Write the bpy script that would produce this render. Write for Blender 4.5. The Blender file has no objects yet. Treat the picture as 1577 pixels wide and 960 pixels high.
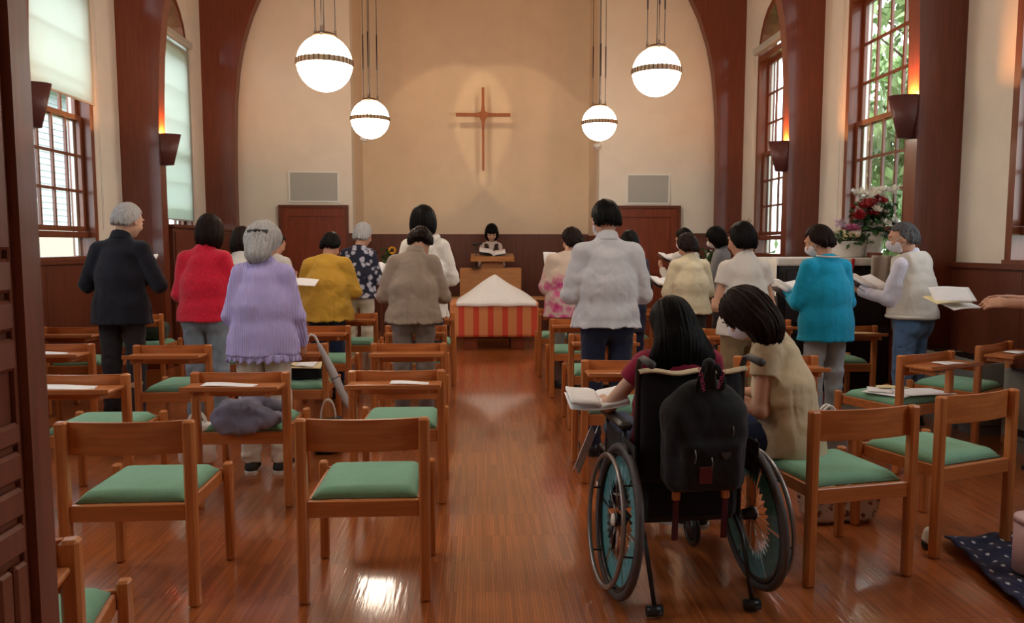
import bpy, math, random
import numpy as np
from mathutils import Vector, Matrix, Euler
R = math.radians
SC = bpy.context.scene
COL = SC.collection
rnd = random.Random(7)

# ------------------------------------------------------------ camera, light, exposure
F_PX, IMW, IMH = 1170.0, 1577, 960
PITCH, YAW = R(4.95), R(2.5)
CAM = Vector((0.03, 0.0, 1.41))
cd = bpy.data.cameras.new('camera'); cam = bpy.data.objects.new('camera', cd); COL.objects.link(cam)
cam.location = CAM; cam.rotation_euler = (R(90) - PITCH, 0, -YAW)
cd.sensor_width = 36.0; cd.lens = 36.0 * F_PX / IMW; cd.clip_start = 0.05; cd.clip_end = 200
SC.camera = cam
SC.view_settings.view_transform = 'Standard'
SC.view_settings.look = 'None'
SC.view_settings.gamma = 1.0
SC.view_settings.use_curve_mapping = False
SC.view_settings.exposure = 1.35
SC.cycles.use_denoising = True
SC.cycles.max_bounces = 8
SC.cycles.diffuse_bounces = 4
SC.cycles.glossy_bounces = 4
SC.cycles.transparent_max_bounces = 12
SC.cycles.caustics_reflective = False
SC.cycles.caustics_refractive = False
SC.cycles.sample_clamp_indirect = 6.0

SKY = 3.0          # overcast daylight
GLOBE = 10.0        # pendant globes
SCONCE = 22.0       # watts of each wall sconce
SPOT = 75.0        # the two spots on the cross
world = bpy.data.worlds.new('overcast_sky'); SC.world = world; world.use_nodes = True
wn = world.node_tree.nodes; wl = world.node_tree.links
bg = wn['Background']
tc = wn.new('ShaderNodeTexCoord'); nz = wn.new('ShaderNodeTexNoise'); nz.inputs['Scale'].default_value = 2.2
cr = wn.new('ShaderNodeValToRGB')
cr.color_ramp.elements[0].position = 0.3; cr.color_ramp.elements[0].color = (0.72, 0.82, 0.95, 1)
cr.color_ramp.elements[1].position = 0.7; cr.color_ramp.elements[1].color = (1.0, 1.0, 1.0, 1)
wl.new(tc.outputs['Generated'], nz.inputs['Vector']); wl.new(nz.outputs['Fac'], cr.inputs['Fac'])
wl.new(cr.outputs['Color'], bg.inputs['Color']); bg.inputs['Strength'].default_value = SKY

# ------------------------------------------------------------ pixel helpers (photo frame 1577 x 960)
_fw = Vector((math.sin(YAW) * math.cos(PITCH), math.cos(YAW) * math.cos(PITCH), -math.sin(PITCH)))
_rt = Vector((math.cos(YAW), -math.sin(YAW), 0)); _up = _rt.cross(_fw)
def _ray(px, py): return _fw * F_PX + _rt * (px - IMW / 2) + _up * (IMH / 2 - py)
def at(px, py, Y):
    d = _ray(px, py); return CAM + d * (Y / d.y)
def on(px, py, z=0.0):
    d = _ray(px, py); return CAM + d * ((z - CAM.z) / d.z)

# ------------------------------------------------------------ materials
def lin(r, g, b):
    f = lambda c: (c / 255 / 12.92) if c / 255 <= 0.04045 else ((c / 255 + 0.055) / 1.055) ** 2.4
    return (f(r), f(g), f(b))
MATS = {}
def mat(name, col, rough=0.6, var=0.0, scale=(8, 8, 8), bump=0.0, bscale=None, metal=0.0, coat=0.0, sheen=0.0,
        col2=None, kind='noise', emit=None, spec=0.5, detail=4):
    if name in MATS: return MATS[name]
    m = bpy.data.materials.new(name); m.use_nodes = True; MATS[name] = m
    N, L = m.node_tree.nodes, m.node_tree.links
    b = N['Principled BSDF']
    b.inputs['Base Color'].default_value = (*col, 1); b.inputs['Roughness'].default_value = rough
    b.inputs['Metallic'].default_value = metal; b.inputs['Coat Weight'].default_value = coat
    b.inputs['Coat Roughness'].default_value = 0.12
    b.inputs['Sheen Weight'].default_value = sheen; b.inputs['Specular IOR Level'].default_value = spec
    if emit:
        b.inputs['Emission Color'].default_value = (*emit[0], 1); b.inputs['Emission Strength'].default_value = emit[1]
    if var or bump or col2:
        t = N.new('ShaderNodeTexCoord'); mp = N.new('ShaderNodeMapping'); mp.inputs['Scale'].default_value = scale
        L.new(t.outputs['Object'], mp.inputs['Vector'])
        n = N.new('ShaderNodeTexNoise'); n.inputs['Scale'].default_value = 1.0; n.inputs['Detail'].default_value = detail
        n.inputs['Distortion'].default_value = 0.6
        L.new(mp.outputs['Vector'], n.inputs['Vector'])
        if var or col2:
            r = N.new('ShaderNodeValToRGB'); c2 = col2 or tuple(c * (1 - var) for c in col)
            c1 = col if col2 else tuple(min(1, c * (1 + var)) for c in col)
            r.color_ramp.elements[0].position = 0.36; r.color_ramp.elements[1].position = 0.64
            r.color_ramp.elements[0].color = (*c2, 1); r.color_ramp.elements[1].color = (*c1, 1)
            L.new(n.outputs['Fac'], r.inputs['Fac']); L.new(r.outputs['Color'], b.inputs['Base Color'])
        if bump:
            src = n
            if bscale:
                mp2 = N.new('ShaderNodeMapping'); mp2.inputs['Scale'].default_value = bscale
                L.new(t.outputs['Object'], mp2.inputs['Vector'])
                src = N.new('ShaderNodeTexNoise'); src.inputs['Scale'].default_value = 1.0; src.inputs['Detail'].default_value = 3
                L.new(mp2.outputs['Vector'], src.inputs['Vector'])
            bp = N.new('ShaderNodeBump'); bp.inputs['Strength'].default_value = bump; bp.inputs['Distance'].default_value = 0.01
            L.new(src.outputs['Fac'], bp.inputs['Height']); L.new(bp.outputs['Normal'], b.inputs['Normal'])
    return m

def wood(name, c1, c2, rough=0.35, axis='z', coat=0.2, fine=60):
    s = {'z': (fine, fine, 2.5), 'x': (2.5, fine, fine), 'y': (fine, 2.5, fine)}[axis]
    return mat(name, c1, rough, col2=c2, scale=s, coat=coat, bump=0.06)

def cloth(name, col, var=0.06, rough=0.9, sheen=0.15, bump=0.25, wrinkle=0.2):
    new = name not in MATS
    m = mat(name, col, rough, var=var, scale=(9, 9, 5), bump=bump, bscale=(260, 260, 260), sheen=sheen, spec=0.2)
    if new and wrinkle:
        N, L = m.node_tree.nodes, m.node_tree.links; b = N['Principled BSDF']; fine = b.inputs['Normal'].links[0].from_node
        t = N.new('ShaderNodeTexCoord'); mp = N.new('ShaderNodeMapping'); mp.inputs['Scale'].default_value = (9, 9, 6); n = N.new('ShaderNodeTexNoise')
        n.inputs['Scale'].default_value = 1; n.inputs['Detail'].default_value = 2.5; n.inputs['Distortion'].default_value = 1.6; n.noise_type = 'RIDGED_MULTIFRACTAL' if False else 'FBM'
        L.new(t.outputs['Object'], mp.inputs['Vector']); L.new(mp.outputs['Vector'], n.inputs['Vector'])
        bp = N.new('ShaderNodeBump'); bp.inputs['Strength'].default_value = wrinkle; bp.inputs['Distance'].default_value = 0.035
        L.new(n.outputs['Fac'], bp.inputs['Height']); L.new(bp.outputs['Normal'], fine.inputs['Normal'])
    return m

M_RIB = wood('rib_wood', (0.17, 0.038, 0.016), (0.125, 0.027, 0.011), 0.38, 'z', 0.25, 45)
M_PANEL = wood('panel_wood', (0.135, 0.033, 0.015), (0.105, 0.025, 0.011), 0.42, 'z', 0.15, 25)
M_DOORW = wood('door_wood', (0.22, 0.045, 0.018), (0.165, 0.034, 0.013), 0.38, 'z', 0.2, 25)
M_WINW = wood('window_wood', (0.20, 0.055, 0.022), (0.14, 0.038, 0.016), 0.4, 'z', 0.2, 40)
M_CHAIR = wood('chair_wood', (0.58, 0.21, 0.062), (0.46, 0.15, 0.042), 0.33, 'z', 0.25, 50)
M_CHAIRX = wood('chair_wood_board', (0.55, 0.19, 0.056), (0.43, 0.138, 0.04), 0.33, 'x', 0.25, 50)
M_LECT = wood('lectern_wood', (0.50, 0.23, 0.085), (0.42, 0.18, 0.065), 0.35, 'x', 0.2, 30)
M_CROSS = wood('cross_wood', (0.36, 0.12, 0.045), (0.28, 0.085, 0.03), 0.35, 'z', 0.2, 40)
M_SEAT = cloth('green_seat_fabric', (0.20, 0.42, 0.29), 0.05, wrinkle=0)
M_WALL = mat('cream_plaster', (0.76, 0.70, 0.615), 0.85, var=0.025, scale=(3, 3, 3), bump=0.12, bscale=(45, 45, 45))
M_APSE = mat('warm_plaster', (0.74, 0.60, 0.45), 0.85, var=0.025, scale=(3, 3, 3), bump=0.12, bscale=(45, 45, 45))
M_WHITE = mat('white_paint', (0.78, 0.77, 0.74), 0.5)
M_PAPER = mat('white_paper', (0.88, 0.89, 0.93), 0.8, var=0.02, scale=(30, 30, 30))
M_CREAMP = mat('cream_paper', (0.80, 0.70, 0.42), 0.8)
M_BLACK = cloth('black_cloth', (0.012, 0.012, 0.014), 0.2, 0.8, 0.1)
M_BLACKP = mat('black_plastic', (0.015, 0.015, 0.017), 0.35)
M_RUB = mat('grey_rubber', (0.06, 0.058, 0.06), 0.6, bump=0.3, scale=(120, 120, 120))
M_CHROME = mat('chrome', (0.62, 0.62, 0.64), 0.2, metal=1.0)
M_DKMET = mat('dark_metal', (0.05, 0.045, 0.05), 0.35, metal=0.8)
M_BRONZE = mat('bronze', (0.20, 0.12, 0.07), 0.4, metal=0.7)
M_SKIN = mat('skin', (0.56, 0.30, 0.20), 0.55, var=0.05, scale=(14, 14, 14), bump=0.08, bscale=(220, 220, 220))
M_SKINP = mat('skin_pale', (0.60, 0.36, 0.26), 0.55, var=0.05, scale=(14, 14, 14), bump=0.08, bscale=(220, 220, 220))
def hairmat(name, c1, c2, rough=0.42):
    return mat(name, c1, rough, col2=c2, scale=(150, 150, 7), bump=0.3, spec=0.06, detail=5)
M_HBLK = hairmat('hair_black', (0.008, 0.007, 0.007), (0.003, 0.003, 0.003))
M_HDK = hairmat('hair_dark_brown', (0.022, 0.012, 0.010), (0.008, 0.005, 0.005))
M_HGREY = hairmat('hair_grey', (0.50, 0.50, 0.51), (0.30, 0.30, 0.31), 0.6)
M_HSALT = hairmat('hair_salt_and_pepper', (0.14, 0.14, 0.15), (0.03, 0.03, 0.035), 0.5)

# ------------------------------------------------------------ mesh helpers
class MB:
    """collects solids, then links them as one mesh object"""
    def __init__(s): s.v = []; s.f = []; s.m = []; s.sm = []
    def raw(s, vs, fs, mi=0, smooth=False, M=None):
        o = len(s.v)
        s.v += [tuple(M @ Vector(v)) if M is not None else tuple(v) for v in vs]
        for f in fs: s.f.append([i + o for i in f]); s.m.append(mi); s.sm.append(smooth)
        return s
    def box(s, x0, x1, y0, y1, z0, z1, mi=0, M=None, bev=0.0):
        if bev <= 0:
            v = [(x0, y0, z0), (x1, y0, z0), (x1, y1, z0), (x0, y1, z0), (x0, y0, z1), (x1, y0, z1), (x1, y1, z1), (x0, y1, z1)]
            return s.raw(v, [(0, 3, 2, 1), (4, 5, 6, 7), (0, 1, 5, 4), (1, 2, 6, 5), (2, 3, 7, 6), (3, 0, 4, 7)], mi, False, M)
        b = min(bev, (x1 - x0) / 2.01, (y1 - y0) / 2.01, (z1 - z0) / 2.01)
        v = []; idx = {}
        for i, x in enumerate((x0, x1)):
            for j, y in enumerate((y0, y1)):
                for k, z in enumerate((z0, z1)):
                    sx, sy, sz = (b, -b)[i], (b, -b)[j], (b, -b)[k]
                    idx[i, j, k, 'x'] = len(v); v.append((x, y + sy, z + sz))
                    idx[i, j, k, 'y'] = len(v); v.append((x + sx, y, z + sz))
                    idx[i, j, k, 'z'] = len(v); v.append((x + sx, y + sy, z))
        f = []
        I = idx
        for i in (0, 1):
            q = [I[i, 0, 0, 'x'], I[i, 1, 0, 'x'], I[i, 1, 1, 'x'], I[i, 0, 1, 'x']]; f.append(q if i else q[::-1])
            q = [I[0, i, 0, 'y'], I[1, i, 0, 'y'], I[1, i, 1, 'y'], I[0, i, 1, 'y']]; f.append(q[::-1] if i else q)
            q = [I[0, 0, i, 'z'], I[1, 0, i, 'z'], I[1, 1, i, 'z'], I[0, 1, i, 'z']]; f.append(q if i else q[::-1])
        for a in (0, 1):
            for c in (0, 1):
                par = (a + c) % 2
                q = [I[a, c, 0, 'x'], I[a, c, 0, 'y'], I[a, c, 1, 'y'], I[a, c, 1, 'x']]; f.append(q[::-1] if par else q)
                q = [I[a, 0, c, 'z'], I[a, 0, c, 'x'], I[a, 1, c, 'x'], I[a, 1, c, 'z']]; f.append(q[::-1] if par else q)
                q = [I[0, a, c, 'y'], I[0, a, c, 'z'], I[1, a, c, 'z'], I[1, a, c, 'y']]; f.append(q[::-1] if par else q)
        for i in (0, 1):
            for j in (0, 1):
                for k in (0, 1):
                    q = [I[i, j, k, 'x'], I[i, j, k, 'y'], I[i, j, k, 'z']]; f.append(q[::-1] if (i + j + k) % 2 else q)
        return s.raw(v, f, mi, False, M)
    def tube(s, pts, r, n=10, mi=0, M=None, cap=True, closed=False):
        pts = [Vector(p) for p in pts]; rs = r if isinstance(r, (list, tuple)) else [r] * len(pts)
        vs = []; prev = None; m = len(pts)
        for i, p in enumerate(pts):
            if closed: d = pts[(i + 1) % m] - pts[i - 1]
            else: d = pts[min(i + 1, m - 1)] - pts[max(i - 1, 0)]
            d.normalize()
            if prev is None:
                u = d.cross(Vector((0, 0, 1)));
                if u.length < 0.05: u = d.cross(Vector((1, 0, 0)))
            else: u = prev - d * prev.dot(d)
            u.normalize(); prev = u; w = d.cross(u)
            for k in range(n):
                a = 2 * math.pi * k / n; vs.append(p + (u * math.cos(a) + w * math.sin(a)) * rs[i])
        f = []
        for i in range(m if closed else m - 1):
            j = (i + 1) % m
            for k in range(n):
                l = (k + 1) % n; f.append((i * n + k, i * n + l, j * n + l, j * n + k))
        if cap and not closed: f.append(tuple(range(n))[::-1]); f.append(tuple((m - 1) * n + k for k in range(n)))
        return s.raw(vs, f, mi, True, M)
    def lathe(s, prof, n=24, mi=0, M=None, a0=0, a1=2 * math.pi):
        vs = []; full = abs(a1 - a0 - 2 * math.pi) < 1e-6; nn = n if full else n + 1
        for r, z in prof:
            for k in range(nn):
                a = a0 + (a1 - a0) * k / n; vs.append((r * math.cos(a), r * math.sin(a), z))
        f = []
        for i in range(len(prof) - 1):
            for k in range(n):
                l = (k + 1) % nn; f.append((i * nn + k, i * nn + l, (i + 1) * nn + l, (i + 1) * nn + k))
        return s.raw(vs, f, mi, True, M)
    def prism(s, poly, h0, h1, plane='xy', mi=0, M=None, smooth=False):
        """poly extruded along the third axis"""
        def P(a, b, h): return {'xy': (a, b, h), 'xz': (a, h, b), 'yz': (h, a, b)}[plane]
        n = len(poly); vs = [P(a, b, h0) for a, b in poly] + [P(a, b, h1) for a, b in poly]
        f = [tuple(range(n))[::-1], tuple(range(n, 2 * n))] + [(i, (i + 1) % n, n + (i + 1) % n, n + i) for i in range(n)]
        return s.raw(vs, f, mi, smooth, M)
    def grid(s, nu, nv, fn, mi=0, smooth=True, M=None, thick=0.0):
        """surface of fn(u,v); with thick, a closed sheet pushed along -z"""
        vs = [Vector(fn(i / nu, j / nv)) for j in range(nv + 1) for i in range(nu + 1)]
        W = nu + 1; f = [(j * W + i, j * W + i + 1, (j + 1) * W + i + 1, (j + 1) * W + i) for j in range(nv) for i in range(nu)]
        if thick:
            n = len(vs); nor = [Vector((0, 0, 0)) for _ in vs]
            for q in f:
                c = (vs[q[2]] - vs[q[0]]).cross(vs[q[3]] - vs[q[1]])
                for i in q: nor[i] += c
            vs2 = [v - (k.normalized() if k.length > 0 else Vector((0, 0, 1))) * thick for v, k in zip(vs, nor)]
            f2 = [tuple(i + n for i in q[::-1]) for q in f]
            e = []
            per = [i for i in range(W)] + [j * W + nu for j in range(1, nv + 1)] + [nv * W + i for i in range(nu - 1, -1, -1)] + [j * W for j in range(nv - 1, 0, -1)]
            for a in range(len(per)):
                b = (a + 1) % len(per); e.append((per[b], per[a], per[a] + n, per[b] + n))
            vs = vs + vs2; f = f + f2 + e
        return s.raw(vs, f, mi, smooth, M)
    def build(s, name, mats, parent=None, loc=None, rot=None, fix=True):
        me = bpy.data.meshes.new(name); me.from_pydata(s.v, [], s.f)
        mats = mats if isinstance(mats, (list, tuple)) else [mats]
        for m in mats: me.materials.append(m)
        me.polygons.foreach_set('material_index', s.m); me.polygons.foreach_set('use_smooth', s.sm)
        if fix:
            import bmesh
            bm = bmesh.new(); bm.from_mesh(me); bmesh.ops.recalc_face_normals(bm, faces=bm.faces); bm.to_mesh(me); bm.free()
        me.update()
        o = bpy.data.objects.new(name, me); COL.objects.link(o)
        if parent: o.parent = parent
        if loc: o.location = loc
        if rot: o.rotation_euler = rot
        return o
def tag(o, label=None, cat=None, group=None, kind=None):
    for k, v in (('label', label), ('category', cat), ('group', group), ('kind', kind)):
        if v: o[k] = v
    return o
def empty(name, loc=(0, 0, 0), rz=0.0, label=None, cat=None, group=None, kind=None):
    o = bpy.data.objects.new(name, None); COL.objects.link(o); o.location = loc; o.rotation_euler = (0, 0, rz)
    o.empty_display_size = 0.1
    return tag(o, label, cat, group, kind)
def copy_tree(o, parent=None):
    c = o.copy(); COL.objects.link(c)
    if parent: c.parent = parent
    for ch in list(o.children): copy_tree(ch, c)
    return c
# ------------------------------------------------------------ the room
XL, XR = -3.96, 4.0           # side walls
YB, YF, YA = -1.6, 11.6, 12.7 # back wall, front wall, apse wall
ZW, ZR = 5.3, 8.2             # eaves, ridge
T = 0.22
WIN_Z0, WIN_ZS, WIN_ZT = 1.27, 4.02, 4.72    # sill, springing, top of the pointed arch
WINS_R = [(9.55, 10.8), (6.9, 8.15), (4.3, 5.55), (1.7, 2.95)]
WINS_L = [(9.55, 10.8), (6.9, 8.15), (4.3, 5.55), (1.7, 2.95)]
ARC = [(math.sin(t * math.pi / 2), 1 - (1 - math.cos(t * math.pi / 2))) for t in (0, .25, .5, .75, 1)]
def arch_pts(a, b, zs=WIN_ZS, zt=WIN_ZT, n=6):
    """points from (a,zs) over the pointed top to (b,zs)"""
    h = (b - a) / 2; m = (a + b) / 2; L = []
    for i in range(n + 1):
        t = i / n; L.append((a + h * (1 - math.cos(t * math.pi / 2)) , zs + (zt - zs) * math.sin(t * math.pi / 2)))
    return L + [(2 * m - y, z) for y, z in L[::-1][1:]]

# floor: narrow glossy strips laid in blocks
fm = bpy.data.materials.new('parquet_floor'); fm.use_nodes = True
N, L = fm.node_tree.nodes, fm.node_tree.links; b = N['Principled BSDF']
t = N.new('ShaderNodeTexCoord')
def brick(sc, w, h, c1, c2, mortar, off=0.5, rot=0):
    mp = N.new('ShaderNodeMapping'); mp.inputs['Scale'].default_value = (1, 1, 1); mp.inputs['Rotation'].default_value = (0, 0, rot)
    br = N.new('ShaderNodeTexBrick'); br.inputs['Scale'].default_value = sc; br.offset = off
    br.inputs['Brick Width'].default_value = w; br.inputs['Row Height'].default_value = h
    br.inputs['Mortar Size'].default_value = mortar; br.inputs['Color1'].default_value = (*c1, 1); br.inputs['Color2'].default_value = (*c2, 1)
    br.inputs['Mortar'].default_value = (*[c * 0.45 for c in c2], 1); br.inputs['Bias'].default_value = -0.1
    L.new(t.outputs['Object'], mp.inputs['Vector']); L.new(mp.outputs['Vector'], br.inputs['Vector']); return br
# strips run along Y (into the room); all strips end together every 0.3 m
br = brick(1.0, 0.30, 0.013, (0.50, 0.150, 0.040), (0.30, 0.078, 0.022), 0.0007, 0.0, R(90))
nn = N.new('ShaderNodeTexNoise'); nn.inputs['Scale'].default_value = 1.3; nn.inputs['Detail'].default_value = 3
L.new(t.outputs['Object'], nn.inputs['Vector'])
mx = N.new('ShaderNodeMix'); mx.data_type = 'RGBA'; mx.blend_type = 'MULTIPLY'; mx.inputs['Factor'].default_value = 0.5
rr = N.new('ShaderNodeValToRGB'); rr.color_ramp.elements[0].position = .35; rr.color_ramp.elements[0].color = (.62, .55, .5, 1)
rr.color_ramp.elements[1].position = .65; rr.color_ramp.elements[1].color = (1.12, 1.12, 1.12, 1)
L.new(nn.outputs['Fac'], rr.inputs['Fac']); L.new(br.outputs['Color'], mx.inputs['A']); L.new(rr.outputs['Color'], mx.inputs['B'])
L.new(mx.outputs['Result'], b.inputs['Base Color'])
b.inputs['Roughness'].default_value = 0.28; b.inputs['Coat Weight'].default_value = 0.85; b.inputs['Coat Roughness'].default_value = 0.085
nb = N.new('ShaderNodeTexNoise'); nb.inputs['Scale'].default_value = 1.0; nb.inputs['Detail'].default_value = 2
mpb = N.new('ShaderNodeMapping'); mpb.inputs['Scale'].default_value = (70, 5, 1)
L.new(t.outputs['Object'], mpb.inputs['Vector']); L.new(mpb.outputs['Vector'], nb.inputs['Vector'])
bp = N.new('ShaderNodeBump'); bp.inputs['Strength'].default_value = 0.16; bp.inputs['Distance'].default_value = 0.004
L.new(nb.outputs['Fac'], bp.inputs['Height']); L.new(bp.outputs['Normal'], b.inputs['Normal']); L.new(bp.outputs['Normal'], b.inputs['Coat Normal'])
tag(MB().box(XL - T, XR + T, YB - T, YA + T, -0.15, 0).build('floor', fm), kind='structure')

def side_wall(name, x0, x1, wins):
    m = MB(); y = YB - T
    for a, c in sorted(wins):
        m.box(x0, x1, y, a, 0, ZW)
        m.box(x0, x1, a, c, 0, WIN_Z0)
        ap = arch_pts(a, c)
        for (ya, za), (yb, zb) in zip(ap[:-1], ap[1:]):
            if yb - ya > 1e-5: m.prism([(ya, za), (yb, zb), (yb, ZW), (ya, ZW)], x0, x1, 'yz')
        y = c
    m.box(x0, x1, y, YA + T, 0, ZW)
    tag(m.build(name, M_WALL), kind='structure')
side_wall('wall_left', XL - T, XL, WINS_L)
side_wall('wall_right', XR, XR + T, WINS_R)
m = MB()
m.box(XL - T, -1.86, YF, YF + T, 0, ZW).box(1.86, XR + T, YF, YF + T, 0, ZW)
m.prism([(XL - T, ZW), (-1.86, ZW), (-1.86, 6.6), (1.86, 6.6), (1.86, ZW), (XR + T, ZW), (0, ZR + .3)], YF, YF + T, 'xz')
tag(m.build('wall_front', M_WALL), kind='structure')
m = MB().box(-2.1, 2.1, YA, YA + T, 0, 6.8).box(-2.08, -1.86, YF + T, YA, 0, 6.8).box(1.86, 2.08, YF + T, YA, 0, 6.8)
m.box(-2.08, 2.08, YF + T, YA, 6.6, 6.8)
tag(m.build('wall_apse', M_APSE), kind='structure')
m = MB().prism([(XL - T, 0), (XR + T, 0), (XR + T, ZW), (0, ZR + .3), (XL - T, ZW)], YB - T, YB, 'xz')
tag(m.build('wall_back', M_WALL), kind='structure')
m = MB().prism([(XL - T, ZW), (0, ZR), (0, ZR + .15), (XL - T, ZW + .15)], YB - T, YA + T, 'xz')
m.prism([(XR + T, ZW), (XR + T, ZW + .15), (0, ZR + .15), (0, ZR)], YB - T, YA + T, 'xz')
tag(m.build('ceiling', M_WALL), kind='structure')
m = MB().box(-.5, .5, YF, YF + .01, 7.4, 7.41)

# glued timber ribs, straight below and curving to the ridge
INNER = [(3.62, 0), (3.62, 2.6), (3.61, 3.0), (3.585, 3.5), (3.53, 4.0), (3.44, 4.4), (3.30, 4.8), (3.12, 5.15), (2.86, 5.55), (2.5, 5.95), (2.0, 6.4), (1.35, 6.85), (.7, 7.2), (0, 7.45)]
OUTER = [(4.0, 0), (4.0, 5.3), (3.2, 5.9), (2.4, 6.45), (1.4, 7.17), (.6, 7.75), (0, 8.18)]
RIBS = [11.4, 8.78, 6.17, 3.55, .93]
for i, y in enumerate(RIBS):
    for s in (-1, 1):
        y1 = min(y + .16, YF)
        inn = [(s * (a - (.09 if s < 0 else 0) * min(1, a / 3)), z) for a, z in INNER]; out = [(s * (a if s > 0 or a < 4 else 4.06), z) for a, z in OUTER]
        m = MB()
        # strips between inner and outer edges so the concave shape fills properly
        def lerp_edge(E, t):
            Ls = [0]
            for p, q in zip(E[:-1], E[1:]): Ls.append(Ls[-1] + math.dist(p, q))
            d = t * Ls[-1]
            for k in range(len(E) - 1):
                if d <= Ls[k + 1] + 1e-9:
                    u = (d - Ls[k]) / (Ls[k + 1] - Ls[k]); return (E[k][0] + u * (E[k + 1][0] - E[k][0]), E[k][1] + u * (E[k + 1][1] - E[k][1]))
            return E[-1]
        n = 44; vs = []
        for k in range(n + 1):
            a = lerp_edge(inn, k / n); c = lerp_edge(out, k / n)
            vs += [(a[0], y, a[1]), (c[0], y, c[1]), (c[0], y1, c[1]), (a[0], y1, a[1])]
        f = [(3, 2, 1, 0), (4 * n, 4 * n + 1, 4 * n + 2, 4 * n + 3)]
        for k in range(n):
            o = 4 * k
            for q in range(4): f.append((o + q, o + (q + 1) % 4, o + 4 + (q + 1) % 4, o + 4 + q))
        m.raw(vs, f)
        tag(m.build('trim_%d' % (2 * i + (s > 0) + 1), M_RIB), kind='structure')

# wainscot with a cap rail
k = 11
for s, x in ((-1, XL), (1, XR)):
    segs = [YB] + [v for y in sorted(RIBS) for v in (y, min(y + .16, YF))] + [YF]
    for a, c in zip(segs[0::2], segs[1::2]):
        if c - a < .05: continue
        m = MB(); xi = x - s * .03
        m.box(min(x, xi), max(x, xi), a, c, .1, 1.25)
        m.box(min(x, x - s * .06), max(x, x - s * .06), a, c, 1.235, 1.275)
        m.box(min(x, x - s * .045), max(x, x - s * .045), a, c, 0, .1)
        for q in range(1, 3):
            yy = a + (c - a) * q / 3; m.box(min(xi, xi - s * .002), max(xi, xi - s * .002), yy - .004, yy + .004, .1, 1.235)
        tag(m.build('trim_%d' % k, M_PANEL), kind='structure'); k += 1
DL = (at(430, 318, YF).x, at(537, 318, YF).x); DR = (at(940, 320, YF).x, at(1047, 320, YF).x)
for a, c, y in ((XL + .0, DL[0], YF), (DL[1], -1.86, YF), (1.86, DR[0], YF), (DR[1], XR, YF), (-1.86, 1.86, YA)):
    m = MB().box(a, c, y - .03, y, 0, 1.57).box(a, c, y - .045, y, 1.57, 1.6)
    if c - a > 2:
        for q in range(1, 4): m.box(a + (c - a) * q / 4 - .004, a + (c - a) * q / 4 + .004, y - .034, y, .1, 1.57)
    tag(m.build('trim_%d' % k, M_PANEL), kind='structure'); k += 1
for s in (-1, 1):
    m = MB().box(min(s * 1.83, s * 1.86), max(s * 1.83, s * 1.86), YF, YA - .045, 0, 1.57)
    tag(m.build('trim_%d' % k, M_PANEL), kind='structure'); k += 1

# the two doors in the front wall
for n, (a, c) in enumerate((DL, DR)):
    zt = at(480, 316, YF).z
    d = empty('door_%d' % (n + 1), ((a + c) / 2, YF, 0), kind='structure')
    w = (c - a) / 2
    MB().box(-w, -w + .04, -.07, 0, 0, zt).box(w - .04, w, -.07, 0, 0, zt).box(-w + .04, w - .04, -.07, 0, zt - .04, zt).build('door_frame', M_PANEL, d)
    m = MB(); w2 = w - .04
    m.box(-w2, -w2 + .11, -.05, 0, 0, zt - .04).box(w2 - .11, w2, -.05, 0, 0, zt - .04)
    for z0, z1 in ((0, .22), (.98, 1.1), (zt - .17, zt - .04)): m.box(-w2 + .11, w2 - .11, -.05, 0, z0, z1)
    m.box(-w2 + .11, w2 - .11, -.03, 0, .22, .98).box(-w2 + .11, w2 - .11, -.03, 0, 1.1, zt - .17)
    m.build('door_leaf', M_DOORW, d)
    h = MB().tube([(0, 0, 0), (0, -.05, 0), (.09, -.055, 0)], .009, 8).box(-.02, .02, -.006, 0, -.07, .05)
    h.build('door_handle', M_BRONZE, d, loc=((w2 - .06) * (-1 if n == 0 else -1), -.05, 1.0))

# pale panels over the doors
M_GRILLE = mat('grey_grille', (0.42, 0.42, 0.39), 0.8, bump=0.3, scale=(150, 150, 150))
for n, (x0, x1, y0, y1) in enumerate(((445, 522, 264, 312), (964, 1032, 268, 315))):
    p0, p1 = at(x0, y1, YF), at(x1, y0, YF)
    o = empty('wall_panel', ((p0.x + p1.x) / 2, YF, (p0.z + p1.z) / 2), label='flat grey framed panel on the front wall above the %s door' % ('left', 'right')[n], cat='wall panel')
    w, h = (p1.x - p0.x) / 2, (p1.z - p0.z) / 2
    MB().box(-w, w, -.012, 0, -h + .025, -h).box(-w, w, -.018, 0, h - .025, h).box(-w, w, -.018, 0, -h, -h + .025).box(-w, -w + .025, -.018, 0, -h + .025, h - .025).box(w - .025, w, -.018, 0, -h + .025, h - .025).build('panel_frame', M_WHITE, o)
    MB().box(-w + .025, w - .025, -.01, 0, -h + .025, h - .025).build('panel_face', M_GRILLE, o)

# ------------------------------------------------------------ windows
gm = bpy.data.materials.new('window_glass'); gm.use_nodes = True
N, L = gm.node_tree.nodes, gm.node_tree.links; N.remove(N['Principled BSDF'])
tr = N.new('ShaderNodeBsdfTransparent'); tr.inputs['Color'].default_value = (.96, .98, .97, 1)
gl = N.new('ShaderNodeBsdfGlossy'); gl.inputs['Roughness'].default_value = 0.02
lw = N.new('ShaderNodeLayerWeight'); pw = N.new('ShaderNodeMath'); pw.operation = 'POWER'; pw.inputs[1].default_value = 5.0; ms = N.new('ShaderNodeMixShader')
L.new(lw.outputs['Facing'], pw.inputs[0]); L.new(pw.outputs[0], ms.inputs[0]); L.new(tr.outputs[0], ms.inputs[1]); L.new(gl.outputs[0], ms.inputs[2]); L.new(ms.outputs[0], N['Material Output'].inputs[0])
bm_ = bpy.data.materials.new('blind_fabric'); bm_.use_nodes = True
N, L = bm_.node_tree.nodes, bm_.node_tree.links; N.remove(N['Principled BSDF'])
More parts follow.
